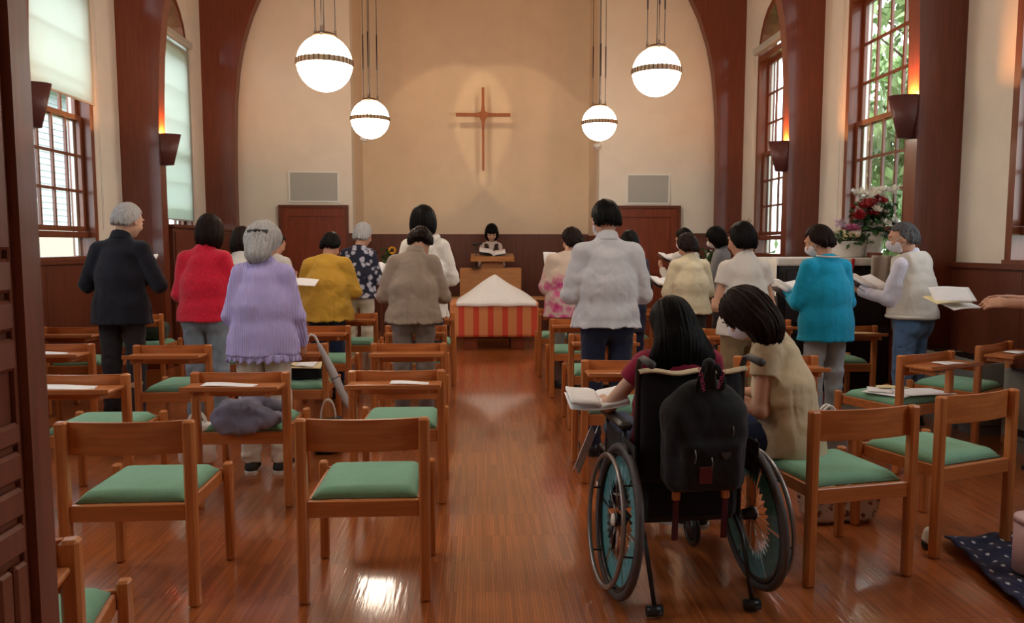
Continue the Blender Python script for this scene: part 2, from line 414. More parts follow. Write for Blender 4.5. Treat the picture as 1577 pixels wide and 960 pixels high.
df = N.new('ShaderNodeBsdfDiffuse'); df.inputs['Color'].default_value = (.74, .80, .77, 1)
tl = N.new('ShaderNodeBsdfTranslucent'); tl.inputs['Color'].default_value = (.86, .94, .90, 1); ms = N.new('ShaderNodeMixShader')
tp = N.new('ShaderNodeBsdfTransparent'); tp.inputs['Color'].default_value = (.8, .9, .85, 1); ms2 = N.new('ShaderNodeMixShader'); ms2.inputs[0].default_value = .10
ms.inputs[0].default_value = .68; L.new(df.outputs[0], ms.inputs[1]); L.new(tl.outputs[0], ms.inputs[2])
L.new(ms.outputs[0], ms2.inputs[1]); L.new(tp.outputs[0], ms2.inputs[2]); L.new(ms2.outputs[0], N['Material Output'].inputs[0])

def window(n, s, x, a, c):
    """s = -1 left wall, +1 right; local x = outward depth from the inner wall face, local y along the wall"""
    w = c - a
    o = empty('window_%d' % n, (x, a, 0), kind='structure')
    def bx(m, d0, d1, y0, y1, z0, z1):  # d = outward depth
        m.box(min(s * d0, s * d1), max(s * d0, s * d1), y0, y1, z0, z1)
    fr = MB(); ap = [(y - a, z) for y, z in arch_pts(a, c)]
    bx(fr, -.03, .2, 0, .07, WIN_Z0, WIN_ZS); bx(fr, -.03, .2, w - .07, w, WIN_Z0, WIN_ZS)
    bx(fr, -.05, .2, -.0, w, WIN_Z0, WIN_Z0 + .035)
    bx(fr, -.03, .2, .07, w - .07, WIN_ZS - .05, WIN_ZS + .03)
    inn = [(w / 2 + (y - w / 2) * (1 - .14 / w), WIN_ZS + (z - WIN_ZS) * .86) for y, z in ap]
    for (p, q, r_, t_) in zip(ap[:-1], ap[1:], inn[1:], inn[:-1]):
        fr.prism([p, q, r_, t_], min(s * -.03, s * .2), max(s * -.03, s * .2), 'yz')
    # inner casing rail under the sashes
    bx(fr, .04, .12, .07, w - .07, 1.49, 1.55)
    fr.build('window_frame', M_WINW, o)
    # inner white storm track beside the sash, seen through the opening
    tk = MB(); bx(tk, .125, .155, .07, .12, WIN_Z0 + .04, WIN_ZS - .05); bx(tk, .125, .155, w - .12, w - .07, WIN_Z0 + .04, WIN_ZS - .05)
    tk.build('track', M_WHITE, o)
    def sash(name, d, z0, z1, rows):
        m = MB(); y0, y1 = .085, w - .085
        bx(m, d, d + .035, y0, y0 + .045, z0, z1); bx(m, d, d + .035, y1 - .045, y1, z0, z1)
        bx(m, d, d + .035, y0 + .045, y1 - .045, z0, z0 + .05); bx(m, d, d + .035, y0 + .045, y1 - .045, z1 - .05, z1)
        for i in range(1, 4):
            yy = y0 + .045 + (y1 - y0 - .09) * i / 4; bx(m, d + .005, d + .03, yy - .014, yy + .014, z0 + .05, z1 - .05)
        for i in range(1, rows):
            zz = z0 + .05 + (z1 - z0 - .1) * i / rows; bx(m, d + .006, d + .029, y0 + .045, y1 - .045, zz - .014, zz + .014)
        q = m.build(name, M_WINW, o)
        g = MB(); bx(g, d + .016, d + .019, y0 + .04, y1 - .04, z0 + .045, z1 - .045); g.build('pane', gm, q)
    sash('lower_sash', .05, 1.555, 2.72, 3); sash('upper_sash', .088, 2.66, WIN_ZS - .05, 3)
    g = MB(); bx(g, .08, .084, .07, w - .07, WIN_Z0 + .035, 1.49); g.build('bottom_pane', gm, o)
    g = MB(); g.prism([(y, z) for y, z in inn], min(s * .08, s * .084), max(s * .08, s * .084), 'yz'); g.build('arch_pane', gm, o)
    mm = MB()
    for t_ in (.3, .5, .7): mm.tube([(s * .082, w * .5, WIN_ZS), (s * .082, w * t_, WIN_ZS + (WIN_ZT - WIN_ZS) * .8)], .01, 6)
    mm.build('arch_mullion', M_WINW, o)
    pl = bpy.data.lights.new('window_portal', 'AREA'); pl.shape = 'RECTANGLE'; pl.size = WIN_ZS - WIN_Z0 + .5; pl.size_y = w
    pl.cycles.is_portal = True; pl.energy = 0
    po = bpy.data.objects.new('window_portal', pl); COL.objects.link(po); po.location = (x + s * (T + .02), (a + c) / 2, (WIN_Z0 + WIN_ZS) / 2 + .2)
    po.rotation_euler = (0, s * R(90), 0)
    return o
n = 1
for a, c in WINS_L: window(n, -1, XL, a, c); n += 1
for a, c in WINS_R: window(n, 1, XR, a, c); n += 1

def blind(s, x, a, c, zb, label):
    o = empty('roller_blind', (x, (a + c) / 2, 4.12), label=label, cat='blind')
    w = (c - a) / 2 + .02
    MB().box(-.045, .045, -w, w, -.045, .045, bev=.01).build('blind_box', M_GRILLE, o, loc=(-s * .06, 0, 0))
    if zb < 4.0:
        MB().grid(16, 12, lambda u, v: (-s * .05 + s * .004 * math.sin(u * 9 + v * 3), -w + .03 + u * (2 * w - .06), (zb - 4.12) * v), thick=.0008).build('blind_sheet', bm_, o)
        MB().box(-.008, .008, -w + .03, w - .03, -.02, .0).build('blind_bar', M_GRILLE, o, loc=(-s * .05, 0, zb - 4.12))
    ch = MB().tube([(-s * .06, w - .01, -.03), (-s * .062, w + .01, -1.5), (-s * .062, w + .02, -2.55)], .003, 5).tube([(-s * .062, w + .02, -2.55), (-s * .062, w + .05, -2.5), (-s * .06, w + .03, -.03)], .003, 5)
    ch.build('blind_cord', M_WHITE, o)
blind(-1, XL, *WINS_L[0], 1.76, 'pale green roller blind drawn fully down over the far left window')
blind(-1, XL, *WINS_L[1], 2.86, 'pale green roller blind half drawn over the left window near the man in the suit')
blind(1, XR, *WINS_R[0], 4.05, 'rolled up blind box at the top of the far right window')
blind(1, XR, *WINS_R[1], 4.05, 'rolled up blind box over the right window with the flowers in front')

# ------------------------------------------------------------ outdoors
M_LEAF = mat('leaf_green', (0.26, 0.36, 0.17), 0.6, var=0.45, scale=(1.5, 1.5, 1.5))
M_BARK = mat('bark', (0.10, 0.07, 0.05), 0.9, var=0.3, scale=(20, 20, 4), bump=0.5)
M_GRASS = mat('grass', (0.10, 0.20, 0.05), 0.95, var=0.3, scale=(3, 3, 3), bump=.6)
m = MB().box(-30, XL - T, -12, 30, -.5, -.3).box(XR + T, 30, -12, 30, -.5, -.3).box(XL - T, XR + T, YA + T, 30, -.5, -.3).box(XL - T, XR + T, -12, YB - T, -.5, -.3)
tag(m.build('ground', M_GRASS), kind='structure')
def tree(x, y, h, r, nl, label, seed):
    q = random.Random(seed)
    o = empty('leafy_tree', (x, y, -.3), label=label, cat='tree', group='trees outside the right windows')
    t_ = MB().tube([(0, 0, 0), (.1, .05, h * .3), (-.05, .1, h * .6), (0, 0, h * .9)], [.16, .12, .08, .02], 8)
    for k in range(9):
        a = q.random() * 6.28; z = h * (.25 + .07 * k); d = Vector((math.cos(a), math.sin(a), .5)) * r * .75
        t_.tube([(0, 0, z), Vector((0, 0, z)) + d * .5, Vector((0, 0, z)) + d + Vector((0, 0, .2))], [.05, .03, .01], 6)
    t_.build('trunk', M_BARK, o)
    f = MB(); cl = []
    for k in range(60):
        a = q.random() * 6.28; z = h * (.22 + .78 * q.random()); rr_ = r * math.sqrt(q.random()) * (1.15 - z / h * .5)
        cl.append(Vector((rr_ * math.cos(a), rr_ * math.sin(a), z)))
    for k in range(nl):
        c = cl[q.randrange(60)] + Vector((q.gauss(0, .28), q.gauss(0, .28), q.gauss(0, .2)))
        E_ = Euler((q.random() * 3, q.random() * 3, q.random() * 6)).to_matrix(); s_ = .07 + .08 * q.random()
        f.raw([c + E_ @ Vector(v) for v in ((-s_, 0, 0), (0, -s_ * .45, .01), (s_, 0, 0), (0, s_ * .45, .01))], [(0, 1, 2, 3)])
    f.build('foliage', M_LEAF, o, fix=False)
tree(6.9, 10.3, 6.8, 1.9, 13000, 'light green leafy tree outside the right window nearest the flowers', 1)
tree(10.4, 15.6, 8.4, 2.6, 14000, 'leafy tree standing further off behind the first outside the right window', 2)
tree(7.6, 5.6, 6.2, 1.9, 9000, 'leafy tree outside the cropped window at the right edge', 3)
M_SIDING = mat('white_siding', (0.34, 0.37, 0.41), 0.6)
M_STUCCO = mat('beige_stucco', (0.36, 0.33, 0.26), 0.9)
o = empty('neighbour_house', (-9.0, 11, -.3), label='pale house with horizontal siding outside the left window', cat='house')
MB().box(-3, 0, -9, 9, 0, 2.1).build('lower_wall', M_STUCCO, o)
m = MB()
for k in range(22):
    z = 2.1 + k * .13; m.prism([(0.0, z), (.035, z), (.012, z + .13), (0, z + .13)], -9, 9, 'xz')
m.box(-3, 0, -9, 9, 2.1, 5).build('siding', M_SIDING, o)
MB().prism([(-3.4, 4.9), (.5, 4.9), (.5, 5.05), (-1.5, 6.3), (-3.4, 5.1)], -9.3, 9.3, 'xz').build('roof', mat('grey_roof', (.25, .26, .28), .8), o)
for y in (-5.5, -3, 1.5, 4.5):
    q = MB().box(0, .05, y - .6, y + .6, 2.6, 3.8).build('house_window', M_WHITE, o)
    MB().box(.05, .055, y - .52, y + .52, 2.68, 3.72).build('pane', mat('dark_pane', (.12, .15, .18), .3), q)

# ------------------------------------------------------------ lights of the room
gle = bpy.data.materials.new('lit_globe_glass'); gle.use_nodes = True
b = gle.node_tree.nodes['Principled BSDF']; b.inputs['Base Color'].default_value = (.9, .88, .8, 1); b.inputs['Roughness'].default_value = .15
b.inputs['Emission Color'].default_value = (1.0, .84, .66, 1); b.inputs['Emission Strength'].default_value = GLOBE
M_CREAMG = mat('cream_band', (.55, .42, .30), .5)
def roof_z(x): return ZR - abs(x) * (ZR - ZW) / 4.22
def pendant(loc, r, label):
    o = empty('globe_pendant', loc, label=label, cat='pendant lamp', group='hanging globe lamps')
    prof = [(max(.0005, r * math.sin(t)), -r * math.cos(t)) for t in [math.pi * i / 20 for i in range(19)]]
    MB().lathe(prof, 36).build('globe', gle, o)
    bd = MB().lathe([(r * 1.0, -.024), (r * 1.035, -.024), (r * 1.035, .024), (r * 1.0, .024)], 40)
    bd = bd.build('band', M_CREAMG, o)
    fin = MB().box(r * 1.028, r * 1.05, -.006, .006, -.026, .026).build('band_fin', M_BRONZE, bd)
    for k in range(1, 36):
        f2 = fin.copy(); COL.objects.link(f2); f2.parent = bd; f2.rotation_euler = (0, 0, 2 * math.pi * k / 36)
    for k in range(3):
        a = 2 * math.pi * k / 3 + .5
        st = MB().tube([((r * 1.015) * math.sin(t) * math.cos(a), (r * 1.015) * math.sin(t) * math.sin(a), r * 1.015 * math.cos(t)) for t in [R(18 + 9 * i) for i in range(9)]], .0045, 6)
        st.build('strap', M_BRONZE, o)
    MB().lathe([(.001, r * .93), (r * .42, r * .90), (r * .46, r * .98), (r * .36, r * 1.06), (r * .12, r * 1.10), (.001, r * 1.11)], 24).build('cap', M_BRONZE, o)
    top = roof_z(loc[0]) - loc[2]
    for k in range(3):
        a = 2 * math.pi * k / 3 + .5; x, y = r * .42 * math.cos(a), r * .42 * math.sin(a)
        rod = MB().tube([(x, y, r * 1.25), (x, y, top)], .0042, 6)
        rod.tube([(x, y, r * 2.6), (x, y, r * 4.4)], .008, 6)
        q = rod.build('rod', M_DKMET, o)
        c = MB().tube([(x, y, r * .98), (x, y, r * 1.05)], .014, 8)
        for z in (1.08, 1.15, 1.22):
            c.tube([(x + .009 * math.cos(w), y + .004 * math.sin(w), r * z + .013 * math.sin(w)) for w in [i * math.pi / 4 for i in range(8)]], .0025, 5, closed=True)
        c.build('chain', M_DKMET, q)
    MB().tube([(0, 0, r * 1.1), (0, 0, top)], .004, 6).build('cable', M_BLACKP, o)
    MB().lathe([(.001, top - .05), (r * .5, top - .04), (r * .52, top + .06), (.001, top + .06)], 20).build('ceiling_rose', M_BRONZE, o)
ZG = 3.0
GR = .232
def gp(px, py, rp, Y):
    p = at(px, py, Y); return (p.x, p.y, p.z)
pendant(gp(500, 98, 41, 6.6), .23, 'hanging globe lamp nearest the viewer on the left')
pendant(gp(1011, 111, 37, 6.9), .215, 'hanging globe lamp nearest the viewer on the right')
pendant(gp(570, 184, 28, 9.45), .23, 'smaller looking globe lamp further away on the left, by the apse corner')
pendant(gp(923, 190, 26, 9.6), .215, 'smaller looking globe lamp further away on the right of the cross')
pendant((-1.25, 3.75, 3.1), .225, 'globe lamp hanging above the rear chairs on the left, out of frame')
pendant((1.45, 3.75, 3.1), .225, 'globe lamp hanging above the wheelchair on the right, out of frame')

M_SCON = mat('sconce_paint', (0.10, 0.028, 0.026), 0.45)
def sconce(s, y, z0, label):
    o = empty('wall_sconce', (s * (3.62 if s > 0 else 3.53), y + .08, z0), label=label, cat='wall lamp', group='sconces on the timber ribs')
    prof_o = [(.055, 0), (.165, .34)]
    m = MB().lathe([(.004, .0), (.06, 0), (.105, .34), (.098, .34), (.054, .01)], 20, a0=-math.pi / 2, a1=math.pi / 2, M=Matrix.Scale(2.0, 4, (1, 0, 0)))
    sh = m.build('shade', M_SCON, o, rot=(0, 0, math.pi if s > 0 else 0))
    MB().box(0, .008, -.105, .105, .0, .34).build('back_plate', M_SCON, o, rot=(0, 0, math.pi if s > 0 else 0))
    bl = MB().lathe([(.001, .12), (.02, .13), (.025, .17), (.015, .2), (.001, .205)], 12)
    bl.build('bulb', mat('warm_bulb', (1, .7, .4), .3, emit=((1, .42, .12), 18)), o, loc=(-s * .1, 0, .04))
    ld = bpy.data.lights.new('sconce_light', 'POINT'); ld.energy = SCONCE; ld.color = (1, .34, .08); ld.shadow_soft_size = .02
    lo = bpy.data.objects.new('sconce_light', ld); COL.objects.link(lo); lo.parent = o; lo.location = (-s * .06, 0, .335)
for s, y, z, lb in ((-1, 8.78, 2.32, 'dark red tapered sconce on the left rib beside the fully blinded window'),
                    (-1, 6.17, 2.34, 'dark red tapered sconce at the left edge next to the door leaf'),
                    (1, 8.78, 2.28, 'dark red tapered sconce on the second right rib beside the narrow window'),
                    (1, 6.17, 2.30, 'dark red tapered sconce on the nearest right rib beside the tree view window')):
    sconce(s, y, z, lb)

# the two spots at the apse corners, unlit and turned towards the cross
for s, (px, py) in ((-1, (560, 216)), (1, (920, 226))):
    p = at(px, py, YF - .05)
    o = empty('spot_lamp', (p.x, YF, p.z), label='small white spot lamp on the %s apse corner' % ('left' if s < 0 else 'right'), cat='spot lamp')
    tgt = Vector((.14 + s * .56, YA, 2.85))
    lp = Vector((p.x - s * .02, YF - .17, p.z)); d = (tgt - lp).normalized(); q = d.to_track_quat('-Z', 'Y')
    MB().lathe([(.001, .07), (.025, .06), (.035, 0), (.04, -.05), (.036, -.05), (.03, 0), (.001, .0)], 16).build('lamp_head', M_WHITE, o, loc=lp - Vector(o.location), rot=q.to_euler())
    MB().box(-.02, .02, -.012, 0, -.04, .04).tube([(0, 0, 0), lp - Vector(o.location) - d * .06], .008, 6).build('bracket', M_WHITE, o)


# two track spots high on the second pair of ribs throw the crossing discs on the apse wall
for s in (-1, 1):
    lp = Vector((s * 1.9, 8.66, 6.15)); tgt = Vector((.11 - s * .62, YA, 3.25)); d = (tgt - lp).normalized(); q = d.to_track_quat('-Z', 'Y')
    o = empty('track_spot', lp, label='spot lamp high on the %s side of the second rib, above the frame' % ('left' if s < 0 else 'right'), cat='spot lamp')
    MB().lathe([(.001, .12), (.04, .11), (.05, 0), (.055, -.06), (.05, -.06), (.045, 0), (.001, .0)], 18).build('lamp_head', M_BLACKP, o, rot=q.to_euler())
    MB().tube([(0, 0, .02), (0, .05, .16), (0, .12, .28)], .012, 8).build('bracket', M_BLACKP, o)
    sd = bpy.data.lights.new('spot_light', 'SPOT'); sd.energy = SPOT; sd.color = (1, .72, .42); sd.spot_size = R(22.5); sd.spot_blend = .22; sd.shadow_soft_size = .03
    so = bpy.data.objects.new('spot_light', sd); COL.objects.link(so); so.location = lp + d * .08; so.rotation_euler = q.to_euler()

# the dark door leaf in the left foreground
d = empty('door_3', (-.75, 0, 0), kind='structure')
M_DK = wood('dark_door_wood', (0.21, 0.062, 0.033), (0.155, 0.046, 0.025), 0.35, 'z', 0.2, 40)
x0 = -.75; ye = 1.335
m = MB()
ys = 0.62
m.box(-.045, -.012, ys, ye - .02, 0, 3.2)                 # core
m.box(-.012, -.004, ye - .032, ye - .018, 0, 3.2)
zz = .1
MBp = MB()
rows = [(.12, .62), ]
def Zat(py, px=60): # height where the leaf plane x=-.75 meets this pixel
    dd = _ray(px, py); return CAM.z + dd.z * ((-.75 - CAM.x) / dd.x)
cuts = [392, 452, 508, 566, 632, 676, 730, 785, 842]
hz = [Zat(v) for v in cuts]
for i, (za, zb) in enumerate(zip(hz[:-1], hz[1:])):
    if i == 3: continue
    MBp.box(-.012, .004, ys, ye - .034, zb + .006, za - .006, bev=.006)
yv = ye - .034
while yv > ys + .02:
    MBp.box(-.012, .004, yv - .036, yv, .05, hz[-1] - .008, bev=.005)
    MBp.box(-.012, .004, yv - .036, yv, hz[0] + .008, 3.1, bev=.005)
    yv -= .042
m.build('door_leaf', M_DK, d); MBp.build('door_panels', M_DK, d)
MB().box(-.06, .012, ye - .02, ye + .035, 0, 3.2).build('door_post', M_DK, d)
# ------------------------------------------------------------ chairs
def arc_board(m, w, z0, z1, y0, sag, th, n=12):
    """backrest board bowed towards the rear (-y) in the middle"""
    vs = []
    for i in range(n + 1):
        u = -1 + 2 * i / n; x = w * u; yy = y0 - sag * (1 - u * u)
        vs += [(x, yy, z0), (x, yy, z1), (x, yy + th, z1), (x, yy + th, z0)]
    f = [(0, 1, 2, 3), (4 * n + 3, 4 * n + 2, 4 * n + 1, 4 * n)]
    for i in range(n):
        for q in range(4): f.append((4 * i + q, 4 * i + (q + 1) % 4, 4 * i + 4 + (q + 1) % 4, 4 * i + 4 + q))
    return m.raw(vs, f)
def make_chair(rest):
    o = empty('church_chair')
    for s in (-1, 1):
        x = s * .238
        m = MB(); m.box(x - .0215, x + .0215, -.02, .022, 0, .742, bev=.008); m.build('leg', M_CHAIR, o)
    for s in (-1, 1):
        x = s * .240
        m = MB(); m.box(x - .019, x + .019, .43, .47, 0, .448, bev=.007); m.build('leg', M_CHAIR, o)
    m = MB().box(-.2165, .2165, -.012, .012, .35, .415, bev=.003).box(-.221, .221, .44, .46, .36, .42, bev=.003)
    for s in (-1, 1): m.box(min(s * .2, s * .221), max(s * .2, s * .221), .022, .43, .36, .415, bev=.003)
    m.build('seat_frame', M_CHAIRX, o)
    def cush(u, v):
        x = (-.208 + .416 * u); y = .018 + .42 * v
        e = min(u, 1 - u, .12) / .12; g = min(v, 1 - v, .12) / .12
        hgt = (1 - (1 - e) ** 2.5) * (1 - (1 - g) ** 2.5)
        return (x, y, .418 + .036 * hgt + .004 * math.sin(u * 3.14) * math.sin(v * 3.14))
    MB().grid(24, 24, cush, thick=.012).build('seat', M_SEAT, o)
    m = MB(); arc_board(m, .218, .612, .738, .008, .028, .016); m.build('backrest', M_CHAIRX, o)
    if rest:
        m = MB().box(-.245, .245, -.205, -.030, .672, .688, bev=.004)
        m.box(-.245, .245, -.21, -.198, .672, .698, bev=.003)
        b = m.build('book_rest', M_CHAIRX, o)
        MB().box(-.2, -.18, -.19, -.03, .64, .672).build('bracket', M_CHAIR, b); MB().box(.18, .2, -.19, -.03, .64, .672).build('bracket', M_CHAIR, b)
    return o
CH_PLAIN = make_chair(False); CH_REST = make_chair(True)
_first = {True: True, False: True}
CHAIRS = {}
def chair(key, x, y, rz, rest, label, group):
    src = CH_REST if rest else CH_PLAIN
    if _first[rest]: o = src; _first[rest] = False
    else: o = copy_tree(src)
    o.location = (x, y, 0); o.rotation_euler = (0, 0, R(rz)); tag(o, label, 'chair', group); CHAIRS[key] = o
    return o
GL, GRR = 'green seated chairs left of the aisle', 'green seated chairs right of the aisle'
g = 'green seated chair'
for k, x, y, rz, rs, lb, gr in (
    ('A2', -.425, 2.93, 0.8, 0, 'front left of centre, plain back, largest chair beside the aisle', GL),
    ('A1', -1.325, 2.92, 1, 0, 'beside the dark door leaf, plain back, left foreground', GL),
    ('A0', -1.14, 1.68, 12, 1, 'cut off at the bottom left corner of the photo', GL),
    ('B3', -.415, 4.08, 0, 1, 'by the aisle, second row, leaflet on its book rest', GL),
    ('B2', -1.24, 4.06, 0, 1, 'behind the woman in lavender, mauve garment on its seat', GL),
    ('B1', -2.06, 4.02, 0, 1, 'second row, far left, papers on its book rest', GL),
    ('C4', -.455, 5.22, 0, 1, 'by the aisle, just behind the taupe jacket woman', GL),
    ('C3', -1.27, 5.25, 0, 1, 'with folder on seat and umbrella on back', GL),
    ('C2', -2.045, 5.2, 0, 1, 'with empty book rest, left of the woman in the red sweater', GL),
    ('C1', -2.87, 5.3, 0, 1, 'third row, right behind the man in the dark suit', GL),
    ('D4', -.50, 6.4, 0, 1, 'beyond the taupe jacket woman, beside the aisle', GL),
    ('D3', -1.31, 6.42, 0, 1, 'right behind the person in the mustard top', GL),
    ('D1', -3.32, 6.4, 0, 1, 'fourth row by the left wall beside the suited man', GL),
    ('D2', -2.1, 6.42, 0, 1, 'fourth row, hidden behind red sweater and lavender cardigan', GL),
    ('E4', -.47, 7.6, 0, 1, 'fifth row beside the aisle, near the striped table', GL),
    ('E3', -1.24, 7.6, 0, 1, 'right behind the woman in the navy floral top', GL),
    ('E2', -2.15, 7.6, 0, 1, 'fifth row, behind the dark haired person in white', GL),
    ('E1', -3.34, 7.6, 0, 1, 'fifth row near the left wall, dark green bag close by', GL),
    ('Ra', .89, 4.40, 0, 1, 'right of the aisle, beside the left wheel of the wheelchair', GRR),
    ('Rb', .97, 5.72, 0, 1, 'right of the aisle, behind the man in the pale jacket', GRR),
    ('Rc', .94, 6.94, 0, 1, 'right of the aisle, behind the pink floral woman', GRR),
    ('Re', .92, 8.1, 0, 1, 'right of the aisle, foremost, next to the striped table', GRR),
    ('Rh', 1.65, 8.05, 0, 1, 'bookrest seen between the pale jacket and the wheelchair user', GRR),
    ('Rd', 1.84, 4.52, 0, 1, 'between the seated helper and the boy in the white polo', GRR),
    ('Rg', 2.08, 6.05, 0, 1, 'just behind the woman in the cream cardigan, left of the boy', GRR),
    ('Rf', 3.12, 6.22, 0, 1, 'cream sheet on its rest, between blue sweater and beige vest', GRR),
    ('Ri', 2.60, 6.75, 0, 1, 'dark against the piano, left of the woman in blue', GRR),
    ('RA1', 1.625, 3.03, 11, 0, 'plain back, right foreground, seated helper on its far edge', GRR),
    ('RA2', 2.31, 3.33, 20, 0, 'plain back, right foreground, next to the star blanket', GRR),
    ('RB1', 2.83, 4.60, 24, 1, 'angled, white sheets on its seat and rest, right side', GRR),
    ('RB2', 3.58, 5.04, 33, 1, 'angled, rightmost, sheet on its rest in front of the heater', GRR)):
    chair(k, x, y, rz, bool(rs), (g + ' ' + lb), gr)
def on_chair(key, lx, ly, z):
    o = CHAIRS[key]; a = o.rotation_euler.z
    return Vector((o.location.x + lx * math.cos(a) - ly * math.sin(a), o.location.y + lx * math.sin(a) + ly * math.cos(a), z))

# ------------------------------------------------------------ papers and books
def sheet(loc, w, d, rz=0, rx=0, ry=0, label='', cat='paper', m=None, bend=.004, group=None, name='paper_sheet', th=.0012):
    o = MB().grid(8, 8, lambda u, v: ((u - .5) * w, (v - .5) * d, bend * math.sin(u * 3.1 + 1) * (1 + .6 * v) + th), thick=th).build(name, m or M_PAPER)
    o.location = loc; o.rotation_euler = (R(rx), R(ry), R(rz)); return tag(o, label, cat, group)
def open_book(loc, w, h, rz=0, rx=0, ry=0, label='', cover=None, th=.02, name='open_hymn_book', spread=.25, cat='book'):
    """w = one page's width, h = page height; x is across the spine, y up the page"""
    o = empty(name, loc, 0, label, cat); o.rotation_euler = (R(rx), R(ry), R(rz))
    M_C = cover or mat('book_cover', (.05, .02, .015), .5)
    def page(s):
        return lambda u, v: (s * u * w, (v - .5) * h, th * (.25 + .75 * math.sin(min(1, u * 3.5) * 1.57)) + spread * w * u * .5 * u)
    for s in (-1, 1):
        MB().grid(12, 4, page(s), thick=th * .85).build('pages', M_PAPER, o)
    m = MB().grid(12, 2, lambda u, v: ((u - .5) * 2.06 * w, (v - .5) * (h + .012), -.003 + spread * w * (abs(u - .5) * 2) ** 2 * .5), thick=.003)
    m.build('cover', M_C, o)
    return o
p = on_chair('B3', .08, -.12, .692); sheet(p, .2, .08, 2, label='white leaflet on the book rest of the second row aisle chair')
p = on_chair('B2', -.02, -.12, .692); sheet(p, .27, .09, -1, label='white leaflet on the rest behind the woman in lavender')
p = on_chair('B1', 0, -.12, .690); sheet(p, .34, .14, 0, label='wide white sheet on the book rest nearest the dark door')
p = on_chair('C1', 0, -.12, .690); sheet(p, .33, .12, 0, label='white sheet on the third row rest at the far left')
p = on_chair('B1', -.02, -.13, .694); sheet(p, .3, .10, 3, label='smaller sheet lying over the white sheet nearest the dark door')
p = on_chair('C3', -.12, -.12, .690); sheet(p, .16, .1, 10, m=M_CREAMP, label='yellow booklet on the book rest beside the umbrella', name='yellow_booklet', cat='booklet', th=.006)
p = on_chair('Ra', .06, -.12, .690); sheet(p, .12, .09, 4, label='small white leaflet on the rest in front of the wheelchair')
p = on_chair('RB1', .05, -.12, .690); sheet(p, .22, .1, 26, label='white leaflet on the angled book rest above the strewn sheets')
p = on_chair('RB2', .05, -.12, .690); sheet(p, .24, .1, 36, label='white leaflet on the rightmost book rest by the heater')
p = on_chair('Rf', .02, -.12, .690); sheet(p, .42, .16, 3, m=M_CREAMP, label='cream sheet on the rest between blue sweater and beige vest')
for i, (dx, dy, w, h, a) in enumerate(((.0, .20, .36, .27, 15), (.14, .1, .34, .22, -12), (-.06, .26, .22, .15, 40))):
    p = on_chair('RB1', dx - .02, dy, .462 + .004 * i)
    sheet(p, w, h, 24 + a, label=('large white sheet spread on the angled chair seat', 'white sheet hanging over the edge of the angled seat', 'small folded white sheet topmost on the angled seat')[i], bend=.003)
p = on_chair('RB1', .03, .25, .476); sheet(p, .2, .06, 5, m=M_CREAMP, label='narrow cream booklet on the strewn white sheets', name='cream_booklet', cat='booklet', th=.008)

# ------------------------------------------------------------ the cross
cx = at(744, 200, YA - .2)
def arm_pts(L, w0, w1):  # flare near the centre narrowing then slightly widening
    return [(t * L, (w0 * math.exp(-t * L / .055) + .021 + (w1 - .021) * t)) for t in [i / 16 for i in range(17)]]
zc = at(744, 177, YA - .2).z; up_, dn_, sd_ = zc and at(744, 135, YA - .2).z - zc, zc - at(744, 263, YA - .2).z, .44
right = arm_pts(sd_, .045, .027); top = arm_pts(up_, .045, .022); bot = arm_pts(dn_, .045, .020)
poly = [(a, w) for a, w in right][::-1]            # right arm upper edge, tip to centre
poly = []
poly += [(a, -w) for a, w in right[2:]] + [(a, w) for a, w in right[2:][::-1]]
poly += [(w, a) for a, w in top[2:]] + [(-w, a) for a, w in top[2:][::-1]]
poly += [(-a, w) for a, w in right[2:]] + [(-a, -w) for a, w in right[2:][::-1]]
poly += [(-w, -a) for a, w in bot[2:]] + [(w, -a) for a, w in bot[2:][::-1]]
c = MB().prism(poly, -.025, .025, 'xz').build('wall_cross', M_CROSS)
# the big concave outline is triangulated before use
import bmesh
bm = bmesh.new(); bm.from_mesh(c.data); bmesh.ops.triangulate(bm, faces=[f for f in bm.faces if len(f.verts) > 4]); bm.to_mesh(c.data); bm.free()
c.location = (cx.x, YA - .2, zc); tag(c, 'slender wooden cross with flared centre on the apse wall', 'cross')
MB().tube([(0, .02, .05), (0, .2, .05)], .01, 8).tube([(0, .02, -.3), (0, .2, -.3)], .01, 8).build('wall_pin', M_DKMET, c)

# ------------------------------------------------------------ altar table with striped cloth
AL, AR = at(694, 500, 10.2).x, at(828, 500, 10.2).x; AC = (AL + AR) / 2; AW = (AR - AL) / 2
zt = at(760, 466, 10.25).z
al = empty('altar_table', (AC, 10.2, 0), label='altar table in front of the lectern, under the striped cloth', cat='table')
MB().box(-AW + .02, AW - .02, .0, .75, zt - .05, zt - .012, bev=.005).build('table_top', M_LECT, al)
for s in (-1, 1):
    MB().box(min(s * (AW - .18), s * (AW - .36)), max(s * (AW - .18), s * (AW - .36)), .06, .69, 0, zt - .05, bev=.004).build('leg', M_DOORW, al)
MB().box(-AW + .36, AW - .36, .3, .36, .12, .24).build('stretcher', M_DOORW, al)
sm = bpy.data.materials.new('striped_cloth'); sm.use_nodes = True
N, L = sm.node_tree.nodes, sm.node_tree.links; b = N['Principled BSDF']; b.inputs['Roughness'].default_value = .85
t = N.new('ShaderNodeTexCoord'); sp = N.new('ShaderNodeSeparateXYZ'); L.new(t.outputs['Object'], sp.inputs[0])
m1 = N.new('ShaderNodeMath'); m1.operation = 'MULTIPLY'; m1.inputs[1].default_value = 6 / (2 * AW); L.new(sp.outputs['X'], m1.inputs[0])
m2 = N.new('ShaderNodeMath'); m2.operation = 'FRACT'; m3 = N.new('ShaderNodeMath'); m3.operation = 'ADD'; m3.inputs[1].default_value = 20.05
L.new(m1.outputs[0], m3.inputs[0]); L.new(m3.outputs[0], m2.inputs[0])
